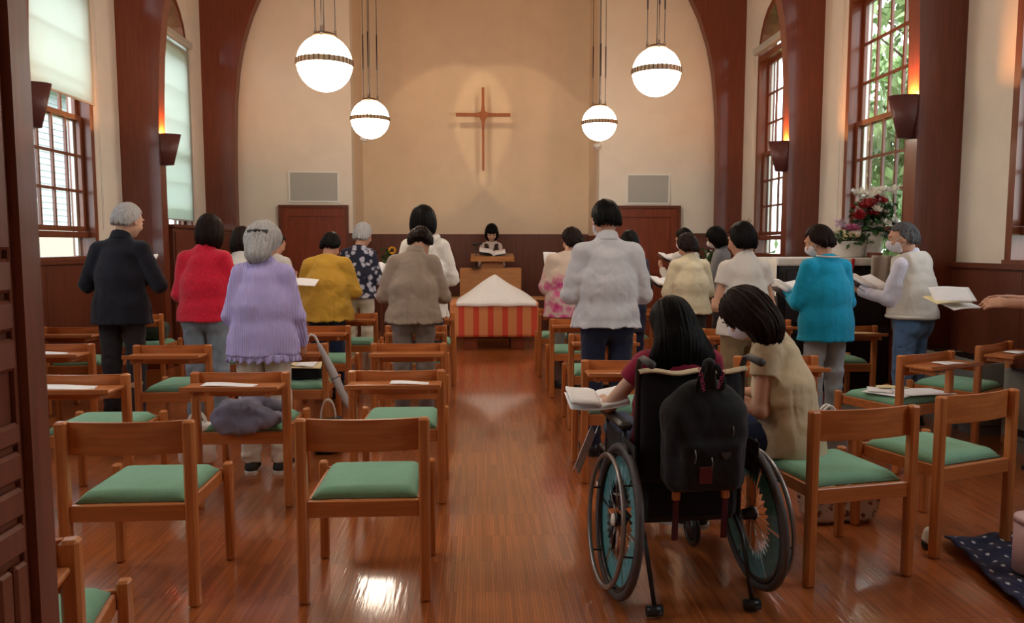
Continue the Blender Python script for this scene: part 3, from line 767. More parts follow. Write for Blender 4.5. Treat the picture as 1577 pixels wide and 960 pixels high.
rp = N.new('ShaderNodeValToRGB'); rp.color_ramp.interpolation = 'CONSTANT'; rp.color_ramp.elements[0].color = (.66, .27, .11, 1)
e = rp.color_ramp.elements.new(.6); e.color = (.62, .075, .04, 1); rp.color_ramp.elements[1].position = .6; rp.color_ramp.elements[2].color = (.62, .075, .04, 1); rp.color_ramp.elements[2].position = .95
L.new(m2.outputs[0], rp.inputs[0]); L.new(rp.outputs[0], b.inputs['Base Color'])
w4 = N.new('ShaderNodeTexNoise'); mp = N.new('ShaderNodeMapping'); mp.inputs['Scale'].default_value = (300, 300, 20); L.new(t.outputs['Object'], mp.inputs[0]); L.new(mp.outputs[0], w4.inputs[0])
bp = N.new('ShaderNodeBump'); bp.inputs['Strength'].default_value = .25; bp.inputs['Distance'].default_value = .003; L.new(w4.outputs['Fac'], bp.inputs['Height']); L.new(bp.outputs[0], b.inputs['Normal'])
def altar_cloth(u, v):
    x = (u - .5) * 2 * (AW + .01); zlow = at(760, 519, 10.2).z
    if v < .3: return (x, -.014 - .006 * math.sin(u * 21) * (1 - v / .3), zlow + (zt - zlow) * v / .3)
    if v < .7: return (x, -.014 + .778 * (v - .3) / .4, zt)
    return (x, .764, zt - (zt - zlow) * (v - .7) / .3)
a_ = MB().grid(60, 40, altar_cloth, thick=.003).build('striped_altar_cloth', sm, loc=(AC, 10.2, 0)); tag(a_, 'orange and red striped cloth hanging over the altar table', 'cloth')
# white veil peaked over what stands on the table
pk = at(762, 424, 10.5).z - zt
def veil(u, v):
    x = (u - .47) * 2 * AW * .92; y = -.03 + .7 * v
    if v < .12:
        return (x * 1.0, -.030, zt + .008 - (.12 - v) / .12 * .055 + .004 * math.sin(u * 17))
    ux = abs(u - .49) * 2; vy = abs(v - .55) * 2.1
    z = pk * max(0, 1 - ux) ** .9 * max(0, 1 - min(1, vy) ** 1.6) + .012 * math.sin(u * 12) * math.sin(v * 9)
    return (x, y, zt + .010 + max(.0, z))
v_ = MB().grid(60, 30, veil, thick=.003).build('white_veil', M_PAPER, loc=(AC + .0, 10.2, 0)); tag(v_, 'white cloth peaked like a tent over the things on the altar table', 'cloth')
# side tables carrying the cloth ends, seen to either side
p0 = at(829, 455, 10.6)
o = empty('side_table', (AC + .02, 11.05, 0), label='low wooden bench standing right behind the striped altar cloth', cat='table')
MB().box(-.86, .86, 0, .35, zt - .03, zt + .005, bev=.004).build('table_top', M_LECT, o)
for s in (-1, 1): MB().box(min(s * .8, s * .84), max(s * .8, s * .84), .02, .33, 0, zt - .03).build('leg', M_LECT, o)

# ------------------------------------------------------------ lectern, its book and the microphone
LY = 11.75
lx = at(758, 400, LY).x
o = empty('lectern', (lx, LY, 0), label='light wooden lectern with slanted top in front of the apse wall', cat='lectern')
z1 = at(758, 394, LY - .2).z
MB().box(-.17, .17, -.06, .12, .1, z1 - .1, bev=.005).build('column', M_LECT, o)
q = MB().box(-.33, .33, -.22, .22, -.03, .03, bev=.006).build('slanted_top', M_LECT, o, loc=(0, .0, z1 - .03), rot=(R(8), 0, 0))
MB().box(-.33, .33, -.22, -.205, .03, .05).build('book_ledge', M_LECT, q)
bx0, bx1 = at(708, 430, LY - .1).x - lx, at(803, 430, LY - .1).x - lx; bz = at(760, 413, LY - .1).z
MB().box(bx0, bx1, -.1, .2, 0, bz, bev=.006).build('base_box', M_LECT, o)
open_book((lx, LY - .02, z1 + .022), .2, .3, 0, 8, 0, label='large open book lying on the lectern', th=.035)
mx_ = at(733, 375, LY - .12)
o = empty('microphone_stand', (mx_.x, LY - .14, bz), label='black microphone on a short stand left of the lectern top', cat='microphone')
MB().lathe([(.001, 0), (.07, 0), (.07, .012), (.02, .02), (.001, .02)], 16).tube([(0, 0, .01), (0, 0, .36)], .008, 8).tube([(-.03, 0, .33), (.1, 0, .38)], .006, 8).build('stand', M_BLACKP, o)
MB().tube([(-.06, 0, .355), (.05, .0, .37)], [.012, .012], 8).tube([(.05, 0, .37), (.065, 0, .372), (.09, 0, .375), (.1, 0, .376)], [.012, .021, .021, .01], 10).build('microphone', M_BLACKP, o)

# ------------------------------------------------------------ dark cabinet at the left wall, heaters at the right
o = empty('tall_dark_cabinet', (XL + .03, 9.0, 0), label='tall dark wooden cabinet against the left wall under the drawn blind', cat='cabinet')
m = MB().box(0, .42, .03, 2.2, 0, 1.62, bev=.004).box(-.0, .45, 0.0, 2.23, 1.62, 1.66, bev=.004)
m.build('body', M_PANEL, o)
for i in range(3): 
    q = MB().box(.42, .438, .06 + .71 * i, .75 + .71 * i, .08, 1.58, bev=.003).build('cabinet_door', M_PANEL, o)
    MB().tube([(.438, .70 + .71 * i, .9), (.46, .70 + .71 * i, .9), (.46, .70 + .71 * i, 1.0), (.438, .70 + .71 * i, 1.0)], .005, 6).build('handle', M_BRONZE, q)
M_HEAT = mat('heater_paint', (.22, .215, .20), .45, metal=.0)
def heater(y, ln, label):
    o = empty('floor_heater', (XR - .31, y, 0), label=label, cat='heater', group='grey heaters along the right wall')
    MB().box(0, .25, 0, ln, .08, .56, bev=.012).box(.02, .25, .02, ln - .02, 0, .08).build('body', M_HEAT, o)
    m = MB().box(.03, .216, .05, .06, .56, .566)
    for k in range(14): m.box(.03 + .014 * k, .036 + .014 * k, .05, ln - .25, .56, .568)
    m.build('grille', M_DKMET, o, ).location = (0, 0, -.004)
    MB().box(-.004, .004, .06, ln - .06, .12, .17).build('intake_slot', M_DKMET, o)
    MB().box(.02, .2, ln - .2, ln - .06, .56, .566).build('control_panel', M_BLACKP, o)
heater(5.35, .78, 'grey metal floor heater by the wall beyond the rightmost chair')
heater(4.15, .95, 'grey metal floor heater nearer the right edge of the photo')

# ------------------------------------------------------------ black upright piano with cloth and flowers
PY, PH = 7.05, 1.29
px0, px1 = at(1196, 450, PY).x, at(1372, 450, PY).x
o = empty('upright_piano', (0, 0, 0), label='black upright piano against the right wall under the flower baskets', cat='piano')
MB().box(px0 + .02, 3.95, PY + .02, PY + .62, .08, PH - .03, bev=.008).box(px0, 3.965, PY, PY + .64, PH - .03, PH, bev=.006).box(px0, 3.965, PY + .1, PY + .64, 0, .08).build('case', mat('piano_black', (.008, .008, .009), .18, coat=.6), o)
MB().box(px0 + .03, 3.94, PY - .02, PY + .02, .58, .62).box(px0 + .1, 3.86, PY + .008, PY + .02, .68, 1.18, bev=.003).build('rear_frame', M_BLACKP, o)
M_RUN = cloth('white_runner', (.74, .72, .68)); M_RED = cloth('red_ribbon', (.45, .02, .03)); M_BEI = cloth('beige_cloth', (.50, .45, .38))
def run(u, v):
    y = PY - .012 + .66 * min(1, max(0, (v - .2) / .8))
    x = px0 - .012 + (3.93 - px0 + .024) * min(1, max(0, (u - .1) / .9))
    z = PH + .006 - max(0, (.2 - v)) / .2 * .075 - max(0, (.1 - u)) / .1 * .36
    return (x, y, z)
o2 = MB().grid(50, 20, run, thick=.003).build('piano_runner', M_RUN); tag(o2, 'white cloth runner on top of the black piano hanging over its left side', 'cloth')
for i, (px, lb) in enumerate(((1247, 'red ribbon on the runner left of the woman in blue'), (1313, 'red ribbon on the runner below the flower basket'))):
    q = at(px, 405, PY - .02)
    r_ = MB().grid(3, 12, lambda u, v: ((u - .5) * .03 + .03 * v * (1 if i == 0 else -1), -.01 * math.sin(v * 3), -.19 * v), thick=.002).build('red_ribbon', M_RED, loc=(q.x, PY - .035, PH + .0)); tag(r_, lb, 'ribbon')
q0, q1 = at(1345, 410, PY - .03), at(1384, 430, PY - .03)
dq = MB().grid(16, 10, lambda u, v: ((u - .5) * .27 + .02 * v * (u - .5), -.02 - .008 * math.sin(u * 14 + v), -.27 * v + .03), thick=.004).build('beige_cloth', M_BEI, loc=((q0.x + q1.x) / 2 - .02, PY - .03, PH)); tag(dq, 'beige folded cloth hanging from the piano under the tall bouquet', 'cloth')

def petals(m, c, r, n, q, layers=3, mi=0):
    for L_ in range(layers):
        k = n - L_; rr_ = r * (1 - .28 * L_)
        for i in range(k):
            a = 2 * math.pi * i / k + L_ * .5 + q.random() * .3; lift = .25 + .45 * L_
            d = Vector((math.cos(a), math.sin(a), lift)).normalized(); w = Vector((-math.sin(a), math.cos(a), 0)); up_v = d.cross(w)
            p0, p1, p2 = c, c + d * rr_ * .6, c + d * rr_ + Vector((0, 0, rr_ * .12))
            m.raw([p0, p1 + w * rr_ * .42, p2 + w * rr_ * .16, p2 - w * rr_ * .16, p1 - w * rr_ * .42, p1 - up_v * rr_ * .14], [(0, 1, 5), (1, 2, 5), (2, 3, 5), (3, 4, 5), (4, 0, 5)], mi, True)
def leafs(m, c, r, q, mi=0, n=1):
    for _ in range(n):
        E_ = Euler((q.random() * 2 - 1, q.random() * 2 - 1, q.random() * 6.28)).to_matrix()
        m.raw([c + E_ @ Vector(v) for v in ((0, 0, 0), (r * .5, -r * .25, .2 * r), (r, 0, 0), (r * .5, r * .25, .2 * r))], [(0, 1, 2, 3)], mi, True)
M_FW = mat('white_petal', (.80, .78, .70), .6, var=.05); M_FP = mat('pink_petal', (.72, .22, .45), .6, var=.3, scale=(30, 30, 30)); M_FPP = mat('pale_pink_petal', (.72, .55, .68), .6)
M_FR = mat('red_petal', (.33, .008, .014), .5, var=.2, scale=(30, 30, 30)); M_FY = mat('yellow_petal', (.85, .42, .03), .6); M_FC = mat('cream_petal', (.78, .68, .45), .6)
M_LF = mat('foliage_dark', (.035, .10, .03), .5, var=.4, scale=(20, 20, 20)); M_BSK = mat('white_wicker', (.72, .70, .66), .6, bump=.8, scale=(12, 12, 90))
def flower(parent_, name, c, r, mt, q, n=7, layers=3):
    m = MB(); petals(m, Vector((0, 0, 0)), r, n, q, layers); f = m.build(name, mt, parent_, fix=False); f.location = c
    f.rotation_euler = (R(q.uniform(20, 70)), 0, q.uniform(-.8, .8)); return f
q = random.Random(5)
bc = at(1310, 398, PY + .25); bc.z = PH + .004; bc.x = at(1306, 380, PY + .25).x
bk = empty('flower_basket', bc, label='white wicker basket of pink and cream flowers on the piano', cat='flowers')
MB().lathe([(.001, 0), (.13, 0), (.145, .02), (.165, .15), (.175, .16), (.165, .16), (.14, .03), (.001, .03)], 28).build('basket', M_BSK, bk)
lf = MB()
for i in range(170):
    a = q.random() * 6.28; r_ = .1 + .1 * q.random(); leafs(lf, Vector((r_ * math.cos(a), r_ * math.sin(a), .12 + .1 * q.random())), .07, q)
lf.build('foliage', M_LF, bk, fix=False)
for i in range(17):
    a = i * 2.4; r_ = .05 + .105 * math.sqrt((i % 9) / 9); flower(bk, 'cream_rose', (r_ * math.cos(a) * 1.2, r_ * math.sin(a), .20 + .05 * (1 - r_ / .16)), .052, M_FC if i % 2 else M_FW, q)
for i in range(6): flower(bk, 'pink_flower', (-.02 + .035 * (i % 3), -.02 + .05 * (i // 3) - .04, .275 + .01 * (i % 2)), .05, M_FP, q)
for i in range(10):
    m = MB(); c = Vector((q.uniform(-.14, .14), q.uniform(-.05, .08), q.uniform(.28, .34)))
    for k in range(26):
        d = Vector((q.gauss(0, 1), q.gauss(0, 1), q.random() + .1)).normalized() * .055; m.tube([c, c + d * .6, c + d + Vector((0, 0, .008))], [.0015, .003, .001], 4)
    m.build('spider_bloom', M_FPP, bk)
vc = at(1362, 390, PY + .3); vc.z = PH + .004
vs_ = empty('tall_bouquet', (3.85, PY + .22, PH + .004), label='tall bouquet of red roses and white flowers beside the basket on the piano', cat='flowers')
MB().lathe([(.001, 0), (.085, 0), (.09, .02), (.11, .24), (.115, .25), (.105, .25), (.08, .02), (.001, .02)], 24).build('vase', M_BSK, vs_)
lf = MB()
for i in range(420):
    a = q.random() * 6.28; r_ = .18 * math.sqrt(q.random()); leafs(lf, Vector((r_ * math.cos(a) * 1.0, r_ * math.sin(a) * .8, .2 + .34 * q.random())), .075, q)
lf.build('foliage', M_LF, vs_, fix=False)
for i in range(19):
    x = q.uniform(-.24, .03); flower(vs_, 'red_rose', (x, q.uniform(-.2, -.05), .36 + .13 * q.random() + (x + .26) * .35), .045, M_FR, q, 6, 4)
for i in range(30):
    x = q.uniform(-.14, .16); flower(vs_, 'white_lily', (x, q.uniform(-.2, .1), .30 + .36 * q.random()), .055, M_FW, q, 5, 2)
for i in range(12):
    m = MB(); c = Vector((q.uniform(.0, .2), q.uniform(-.1, .1), q.uniform(.56, .68)))
    for k in range(26):
        d = Vector((q.gauss(0, 1), q.gauss(0, 1), q.random())).normalized() * .06; m.tube([c, c + d], [.001, .003], 4)
    m.build('white_spray', M_FW, vs_)
# wooden block beside the basket
wb = MB().box(-.06, .06, -.03, .03, 0, .05, bev=.004).build('wooden_block', M_DOORW, loc=(at(1345, 394, PY + .12).x, PY + .10, PH + .005)); tag(wb, 'small brown wooden block on the piano between the flowers', 'block')

# sunflowers at the front left and small dark-leaved flowers front right
def stand_flowers(c, kind, label):
    o = empty('vase_of_%s' % kind, c, label=label, cat='flowers'); qq = random.Random(9)
    MB().lathe([(.001, 0), (.08, 0), (.10, .1), (.07, .28), (.08, .32), (.07, .32), (.06, .28), (.001, .05)], 20).build('vase', M_BLACKP, o)
    m = MB()
    for k in range(80): leafs(m, Vector((qq.gauss(0, .11), qq.gauss(0, .08), .38 + .24 * qq.random())), .09, qq)
    for k in range(8):
        m.tube([(0, 0, .2), (qq.gauss(0, .05), qq.gauss(0, .03), .4), (qq.gauss(0, .1), -.02, .6)], .005, 5)
    m.build('foliage', M_LF, o, fix=False)
    for k, (x, z) in enumerate((((.02, .64), (.06, .46)) if kind == 'sunflowers' else ((.03, .66), (.06, .52), (-.06, .58), (.1, .6), (-.1, .5)))):
        if kind == 'sunflowers':
            f = MB(); C_ = Vector((0, 0, 0))
            petals(f, C_, .058, 14, qq, 2); h = f.build('sunflower', M_FY, o, loc=(x, -.1, z), rot=(R(80), 0, 0), fix=False)
            MB().lathe([(.001, .03), (.02, .028), (.03, .018), (.028, .005), (.001, 0)], 14).build('flower_heart', mat('seed_brown', (.04, .015, .008), .8), h)
        else:
            for j in range(2): flower(o, 'small_white_flower', (x + .04 * j, -.08, z + .05 * j), .03, M_FW if (k + j) % 3 else M_FPP, qq, 5, 2)
pp = at(603, 408, 11.2)
o = empty('flower_stand', (pp.x, 11.25, 0), label='dark stand carrying the sunflowers at the front left', cat='stand')
MB().box(-.16, .16, -.16, .16, .68, .70, bev=.003).build('top', M_PANEL, o)
for a in (-1, 1):
    for b_ in (-1, 1): MB().box(a * .14 - .012, a * .14 + .012, b_ * .14 - .012, b_ * .14 + .012, 0, .68).build('leg', M_PANEL, o)
stand_flowers((pp.x, 11.25, .703), 'sunflowers', 'vase of yellow sunflowers by the apse, between two standing women')
pp = at(1096, 408, 10.9)
o = empty('flower_stand', (pp.x, 10.95, 0), label='dark stand carrying small white flowers behind the masked boy', cat='stand')
MB().box(-.16, .16, -.16, .16, .68, .70, bev=.003).build('top', M_PANEL, o)
for a in (-1, 1):
    for b_ in (-1, 1): MB().box(a * .14 - .012, a * .14 + .012, b_ * .14 - .012, b_ * .14 + .012, 0, .68).build('leg', M_PANEL, o)
stand_flowers((pp.x, 10.95, .703), 'small_flowers', 'vase of small white flowers near the right front door')
# ------------------------------------------------------------ people: signed distance volumes turned into one continuous mesh
def _bb(*pr):
    lo = np.min([np.array(c) - r for c, r in pr], axis=0); hi = np.max([np.array(c) + r for c, r in pr], axis=0); return lo, hi
def capsule(a, b, ra, rb=None):
    a = np.array(a, float); b = np.array(b, float); rb = ra if rb is None else rb; d = b - a; L2 = max(float(d @ d), 1e-9)
    def f(x, y, z):
        t = np.clip(((x - a[0]) * d[0] + (y - a[1]) * d[1] + (z - a[2]) * d[2]) / L2, 0, 1)
        return np.sqrt((x - a[0] - t * d[0]) ** 2 + (y - a[1] - t * d[1]) ** 2 + (z - a[2] - t * d[2]) ** 2) - (ra + (rb - ra) * t)
    return f, _bb((a, ra), (b, rb))
def slab(a, b, A, B, w):
    """tapered body segment with an elliptical section: A=(half width, half depth) at a, B at b, w = width direction"""
    a = np.array(a, float); b = np.array(b, float); w = np.array(w, float); w /= np.linalg.norm(w); d = b - a; L2 = max(float(d @ d), 1e-9)
    def f(x, y, z):
        t = np.clip(((x - a[0]) * d[0] + (y - a[1]) * d[1] + (z - a[2]) * d[2]) / L2, 0, 1)
        qx, qy, qz = x - a[0] - t * d[0], y - a[1] - t * d[1], z - a[2] - t * d[2]
        u = qx * w[0] + qy * w[1] + qz * w[2]; v2 = np.maximum(qx * qx + qy * qy + qz * qz - u * u, 0)
        rw = A[0] + (B[0] - A[0]) * t; rd = A[1] + (B[1] - A[1]) * t
        k = np.sqrt((u / rw) ** 2 + v2 / rd ** 2)
        return (k - 1) * np.minimum(rw, rd)
    m = max(A[0], A[1], B[0], B[1]); return f, _bb((a, m), (b, m))
def ellip(c, r, Rm=None):
    c = np.array(c, float); r = np.array(r, float); Rm = np.eye(3) if Rm is None else Rm
    def f(x, y, z):
        qx, qy, qz = x - c[0], y - c[1], z - c[2]
        l = [Rm[0, i] * qx + Rm[1, i] * qy + Rm[2, i] * qz for i in range(3)]
        k0 = np.sqrt((l[0] / r[0]) ** 2 + (l[1] / r[1]) ** 2 + (l[2] / r[2]) ** 2)
        k1 = np.sqrt((l[0] / r[0] ** 2) ** 2 + (l[1] / r[1] ** 2) ** 2 + (l[2] / r[2] ** 2) ** 2) + 1e-6
        return k0 * (k0 - 1) / k1
    return f, _bb((c, max(r)))
def vnoise(x, y, z, seed=0):
    xi, yi, zi = np.floor(x).astype(np.int64), np.floor(y).astype(np.int64), np.floor(z).astype(np.int64)
    fx, fy, fz = x - xi, y - yi, z - zi
    fx, fy, fz = [t * t * (3 - 2 * t) for t in (fx, fy, fz)]
    def h(i, j, k):
        n = (i * 374761393 + j * 668265263 + k * 2147483647 + seed * 974711) & 0x7fffffff
        n = ((n ^ (n >> 13)) * 1274126177) & 0x7fffffff; return ((n ^ (n >> 16)) & 0xffff) / 32767.5 - 1
    r = 0
    for i in (0, 1):
        for j in (0, 1):
            for k in (0, 1):
                r = r + h(xi + i, yi + j, zi + k) * (fx if i else 1 - fx) * (fy if j else 1 - fy) * (fz if k else 1 - fz)
    return r
class Vol:
    def __init__(s, lo, hi, h):
        s.h = h; s.lo = np.array(lo, float); n = np.ceil((np.array(hi) - s.lo) / h).astype(int) + 1
        s.ax = [s.lo[i] + h * np.arange(n[i]) for i in range(3)]; s.D = np.full(n, 0.5, np.float32)
    def _sl(s, bb, m):
        r = []
        for i in range(3):
            a = int(max(0, math.floor((bb[0][i] - m - s.lo[i]) / s.h))); b = int(min(len(s.ax[i]), math.ceil((bb[1][i] + m - s.lo[i]) / s.h) + 1)); r.append(slice(a, max(a, b)))
        return tuple(r)
    def _xyz(s, sl): return s.ax[0][sl[0]][:, None, None], s.ax[1][sl[1]][None, :, None], s.ax[2][sl[2]][None, None, :]
    def add(s, prim, k=0.02, m=0.05):
        f, bb = prim; sl = s._sl(bb, m + k); a = s.D[sl]
        if a.size == 0: return s
        b = f(*s._xyz(sl)); h = np.maximum(k - np.abs(a - b), 0) / k; s.D[sl] = np.minimum(a, b) - h * h * k / 4; return s
    def sub(s, prim, k=0.01):
        f, bb = prim; sl = s._sl(bb, k + .02); a = s.D[sl]
        if a.size == 0: return s
        b = -f(*s._xyz(sl)); h = np.maximum(k - np.abs(a - b), 0) / k; s.D[sl] = np.maximum(a, b) + h * h * k / 4; return s
    def cut(s, p, n, k=0.006):
        """keeps the side of the plane (p, n) away from n"""
        n = np.array(n, float); n /= np.linalg.norm(n); x, y, z = s._xyz((slice(None),) * 3)
        b = (x - p[0]) * n[0] + (y - p[1]) * n[1] + (z - p[2]) * n[2]; a = s.D
        h = np.maximum(k - np.abs(a - b), 0) / k; s.D = (np.maximum(a, b) + h * h * k / 4).astype(np.float32); return s
    def carve(s, fn):
        x, y, z = s._xyz((slice(None),) * 3); s.D = np.maximum(s.D, fn(x, y, z)).astype(np.float32); return s
    def rough(s, fn, band=0.05):
        I = np.nonzero(np.abs(s.D) < band); s.D[I] += fn(s.ax[0][I[0]], s.ax[1][I[1]], s.ax[2][I[2]]).astype(np.float32); return s
    def mesh(s, smooth=1):
        D = s.D; D[0], D[-1], D[:, 0], D[:, -1], D[:, :, 0], D[:, :, -1] = (np.maximum(D[0], .01), np.maximum(D[-1], .01), np.maximum(D[:, 0], .01), np.maximum(D[:, -1], .01), np.maximum(D[:, :, 0], .01), np.maximum(D[:, :, -1], .01))
        S = D < 0; c = np.zeros([n - 1 for n in D.shape], np.int8)
        for i in (0, 1):
            for j in (0, 1):
                for k in (0, 1): c += S[i:D.shape[0] - 1 + i, j:D.shape[1] - 1 + j, k:D.shape[2] - 1 + k]
        I, J, K = np.nonzero((c > 0) & (c < 8)); n = len(I)
        if n == 0: return np.zeros((0, 3)), np.zeros((0, 4), int)
        idx = -np.ones(c.shape, np.int32); idx[I, J, K] = np.arange(n)
        v = {o: D[I + o[0], J + o[1], K + o[2]] for o in [(i, j, k) for i in (0, 1) for j in (0, 1) for k in (0, 1)]}
        acc = np.zeros((n, 3)); cnt = np.zeros(n)
        for a in v:
            for ax in range(3):
                if a[ax] == 0:
                    b = list(a); b[ax] = 1; b = tuple(b); va, vb = v[a], v[b]; m = (va < 0) != (vb < 0)
                    t = np.where(m, va / np.where(m, va - vb, 1), 0)
                    for q in range(3): acc[:, q] += np.where(m, a[q] + (t if q == ax else 0), 0)
                    cnt += m
        P = acc / cnt[:, None]; P[:, 0] += I; P[:, 1] += J; P[:, 2] += K; P = P * s.h + s.lo
        F = []
        for ax in range(3):
            sh = [slice(None)] * 3; sh2 = list(sh); sh[ax] = slice(0, -1); sh2[ax] = slice(1, None)
            A, B = S[tuple(sh)], S[tuple(sh2)]; E = np.array(np.nonzero(A != B)); o1, o2 = [q for q in range(3) if q != ax]
            E = E[:, (E[o1] > 0) & (E[o2] > 0) & (E[o1] < D.shape[o1] - 1) & (E[o2] < D.shape[o2] - 1)]
            def g(d1, d2):
                e = E.copy(); e[o1] -= d1; e[o2] -= d2; return idx[e[0], e[1], e[2]]
            Q = np.stack([g(1, 1), g(0, 1), g(0, 0), g(1, 0)], 1); ins = A[E[0], E[1], E[2]]
            flip = ins if ax != 1 else ~ins
            Q[~flip] = Q[~flip][:, ::-1]; F.append(Q)
        F = np.concatenate(F); F = F[(F >= 0).all(1)]
        for _ in range(smooth):
            a = np.zeros_like(P); w = np.zeros(len(P))
            for i in range(4):
                np.add.at(a, F[:, i], P[F[:, (i + 1) % 4]]); np.add.at(a, F[:, i], P[F[:, (i + 3) % 4]]); np.add.at(w, F[:, i], 2)
            P = P * .5 + .5 * a / np.maximum(w, 1)[:, None]
        return P, F
def np_obj(name, P, F, mt, parent=None, M=None):
    me = bpy.data.meshes.new(name)
    if M is not None: P = P @ M[0].T + M[1]
    me.vertices.add(len(P)); me.vertices.foreach_set('co', P.astype(np.float32).ravel())
    me.loops.add(len(F) * 4); me.loops.foreach_set('vertex_index', F.astype(np.int32).ravel())
    me.polygons.add(len(F)); me.polygons.foreach_set('loop_start', np.arange(0, len(F) * 4, 4, dtype=np.int32)); me.polygons.foreach_set('loop_total', np.full(len(F), 4, np.int32))
    me.polygons.foreach_set('use_smooth', np.ones(len(F), bool)); me.materials.append(mt); me.update(calc_edges=True); me.validate()
    o = bpy.data.objects.new(name, me); COL.objects.link(o)
    if parent: o.parent = parent
    return o
def rotx(a): a = R(a); return np.array([[1, 0, 0], [0, math.cos(a), -math.sin(a)], [0, math.sin(a), math.cos(a)]])
def roty(a): a = R(a); return np.array([[math.cos(a), 0, math.sin(a)], [0, 1, 0], [-math.sin(a), 0, math.cos(a)]])
def rotz(a): a = R(a); return np.array([[math.cos(a), -math.sin(a), 0], [math.sin(a), math.cos(a), 0], [0, 0, 1]])
def nrm(v): v = np.array(v, float); return v / np.linalg.norm(v)
V3 = lambda *a: np.array(a, float)

def add_hand(vol, wr, f, back, thumb, S, curl=35):
    """wr wrist, f pointing direction, back = normal of the back of the hand, thumb = direction of the thumb side"""
    f = nrm(f); back = nrm(back - f * (back @ f)); th = nrm(np.cross(f, back)); th = th if th @ thumb > 0 else -th
    Rm = np.stack([th, f, back], 1)
    vol.add(ellip(wr + f * .048 * S, V3(.037, .052, .015) * S, Rm), .016)
    vol.add(capsule(wr - f * .02 * S, wr + f * .02 * S, .023 * S, .020 * S), .02)
    for i, (o, L_) in enumerate(((.028, .068), (.0095, .078), (-.0095, .072), (-.027, .056))):
        b = wr + f * (.084 - .004 * abs(i - 1)) * S + th * o * S
        d1 = nrm(f * math.cos(R(curl * .6)) - back * math.sin(R(curl * .6)) + th * o * 1.5); d2 = nrm(f * math.cos(R(curl * 1.5)) - back * math.sin(R(curl * 1.5)) + th * o)
        m = b + d1 * L_ * .52 * S; vol.add(capsule(b - f * .015 * S, m, .0092 * S, .0086 * S), .004); vol.add(capsule(m, m + d2 * L_ * .48 * S, .0086 * S, .0072 * S), .003)
    b = wr + f * .028 * S + th * .026 * S - back * .004 * S; d = nrm(f * .75 + th * .6 - back * .35); m = b + d * .036 * S
    vol.add(capsule(b, m, .0125 * S, .0105 * S), .01); vol.add(capsule(m, m + nrm(f * .95 + th * .15 - back * .4) * .032 * S, .0105 * S, .008 * S), .003)
    return wr + f * .09 * S - back * .02 * S

HAIR = {
 'bob':   dict(cap=(.090, .108, .108), lower=[((0, -.022, -.055), (.093, .082, .085))], z0=-.118),
 'round': dict(cap=(.100, .112, .112), lower=[((0, -.03, -.05), (.104, .084, .095))], z0=-.118),
 'short': dict(cap=(.086, .103, .104), lower=[((0, -.05, -.03), (.074, .055, .062))], z0=-.070),
 'crop':  dict(cap=(.082, .099, .101), lower=[((0, -.055, -.02), (.070, .048, .066))], z0=-.050),
 'curly': dict(cap=(.093, .108, .108), lower=[((0, -.045, -.04), (.088, .07, .075))], z0=-.10),
 'long':  dict(cap=(.104, .116, .112), lower=[((0, -.045, -.09), (.128, .085, .13)), ((0.0, -.055, -.20), (.170, .070, .13))], z0=-.32),
 'shoulder': dict(cap=(.098, .114, .114), lower=[((.0, -.035, -.07), (.112, .088, .11)), ((.02, -.04, -.14), (.105, .07, .09))], z0=-.225),
 'clip':  dict(cap=(.104, .114, .106), lower=[((0, -.07, -.02), (.092, .064, .085)), ((0, -.078, -.11), (.074, .056, .065))], z0=-.19),
}
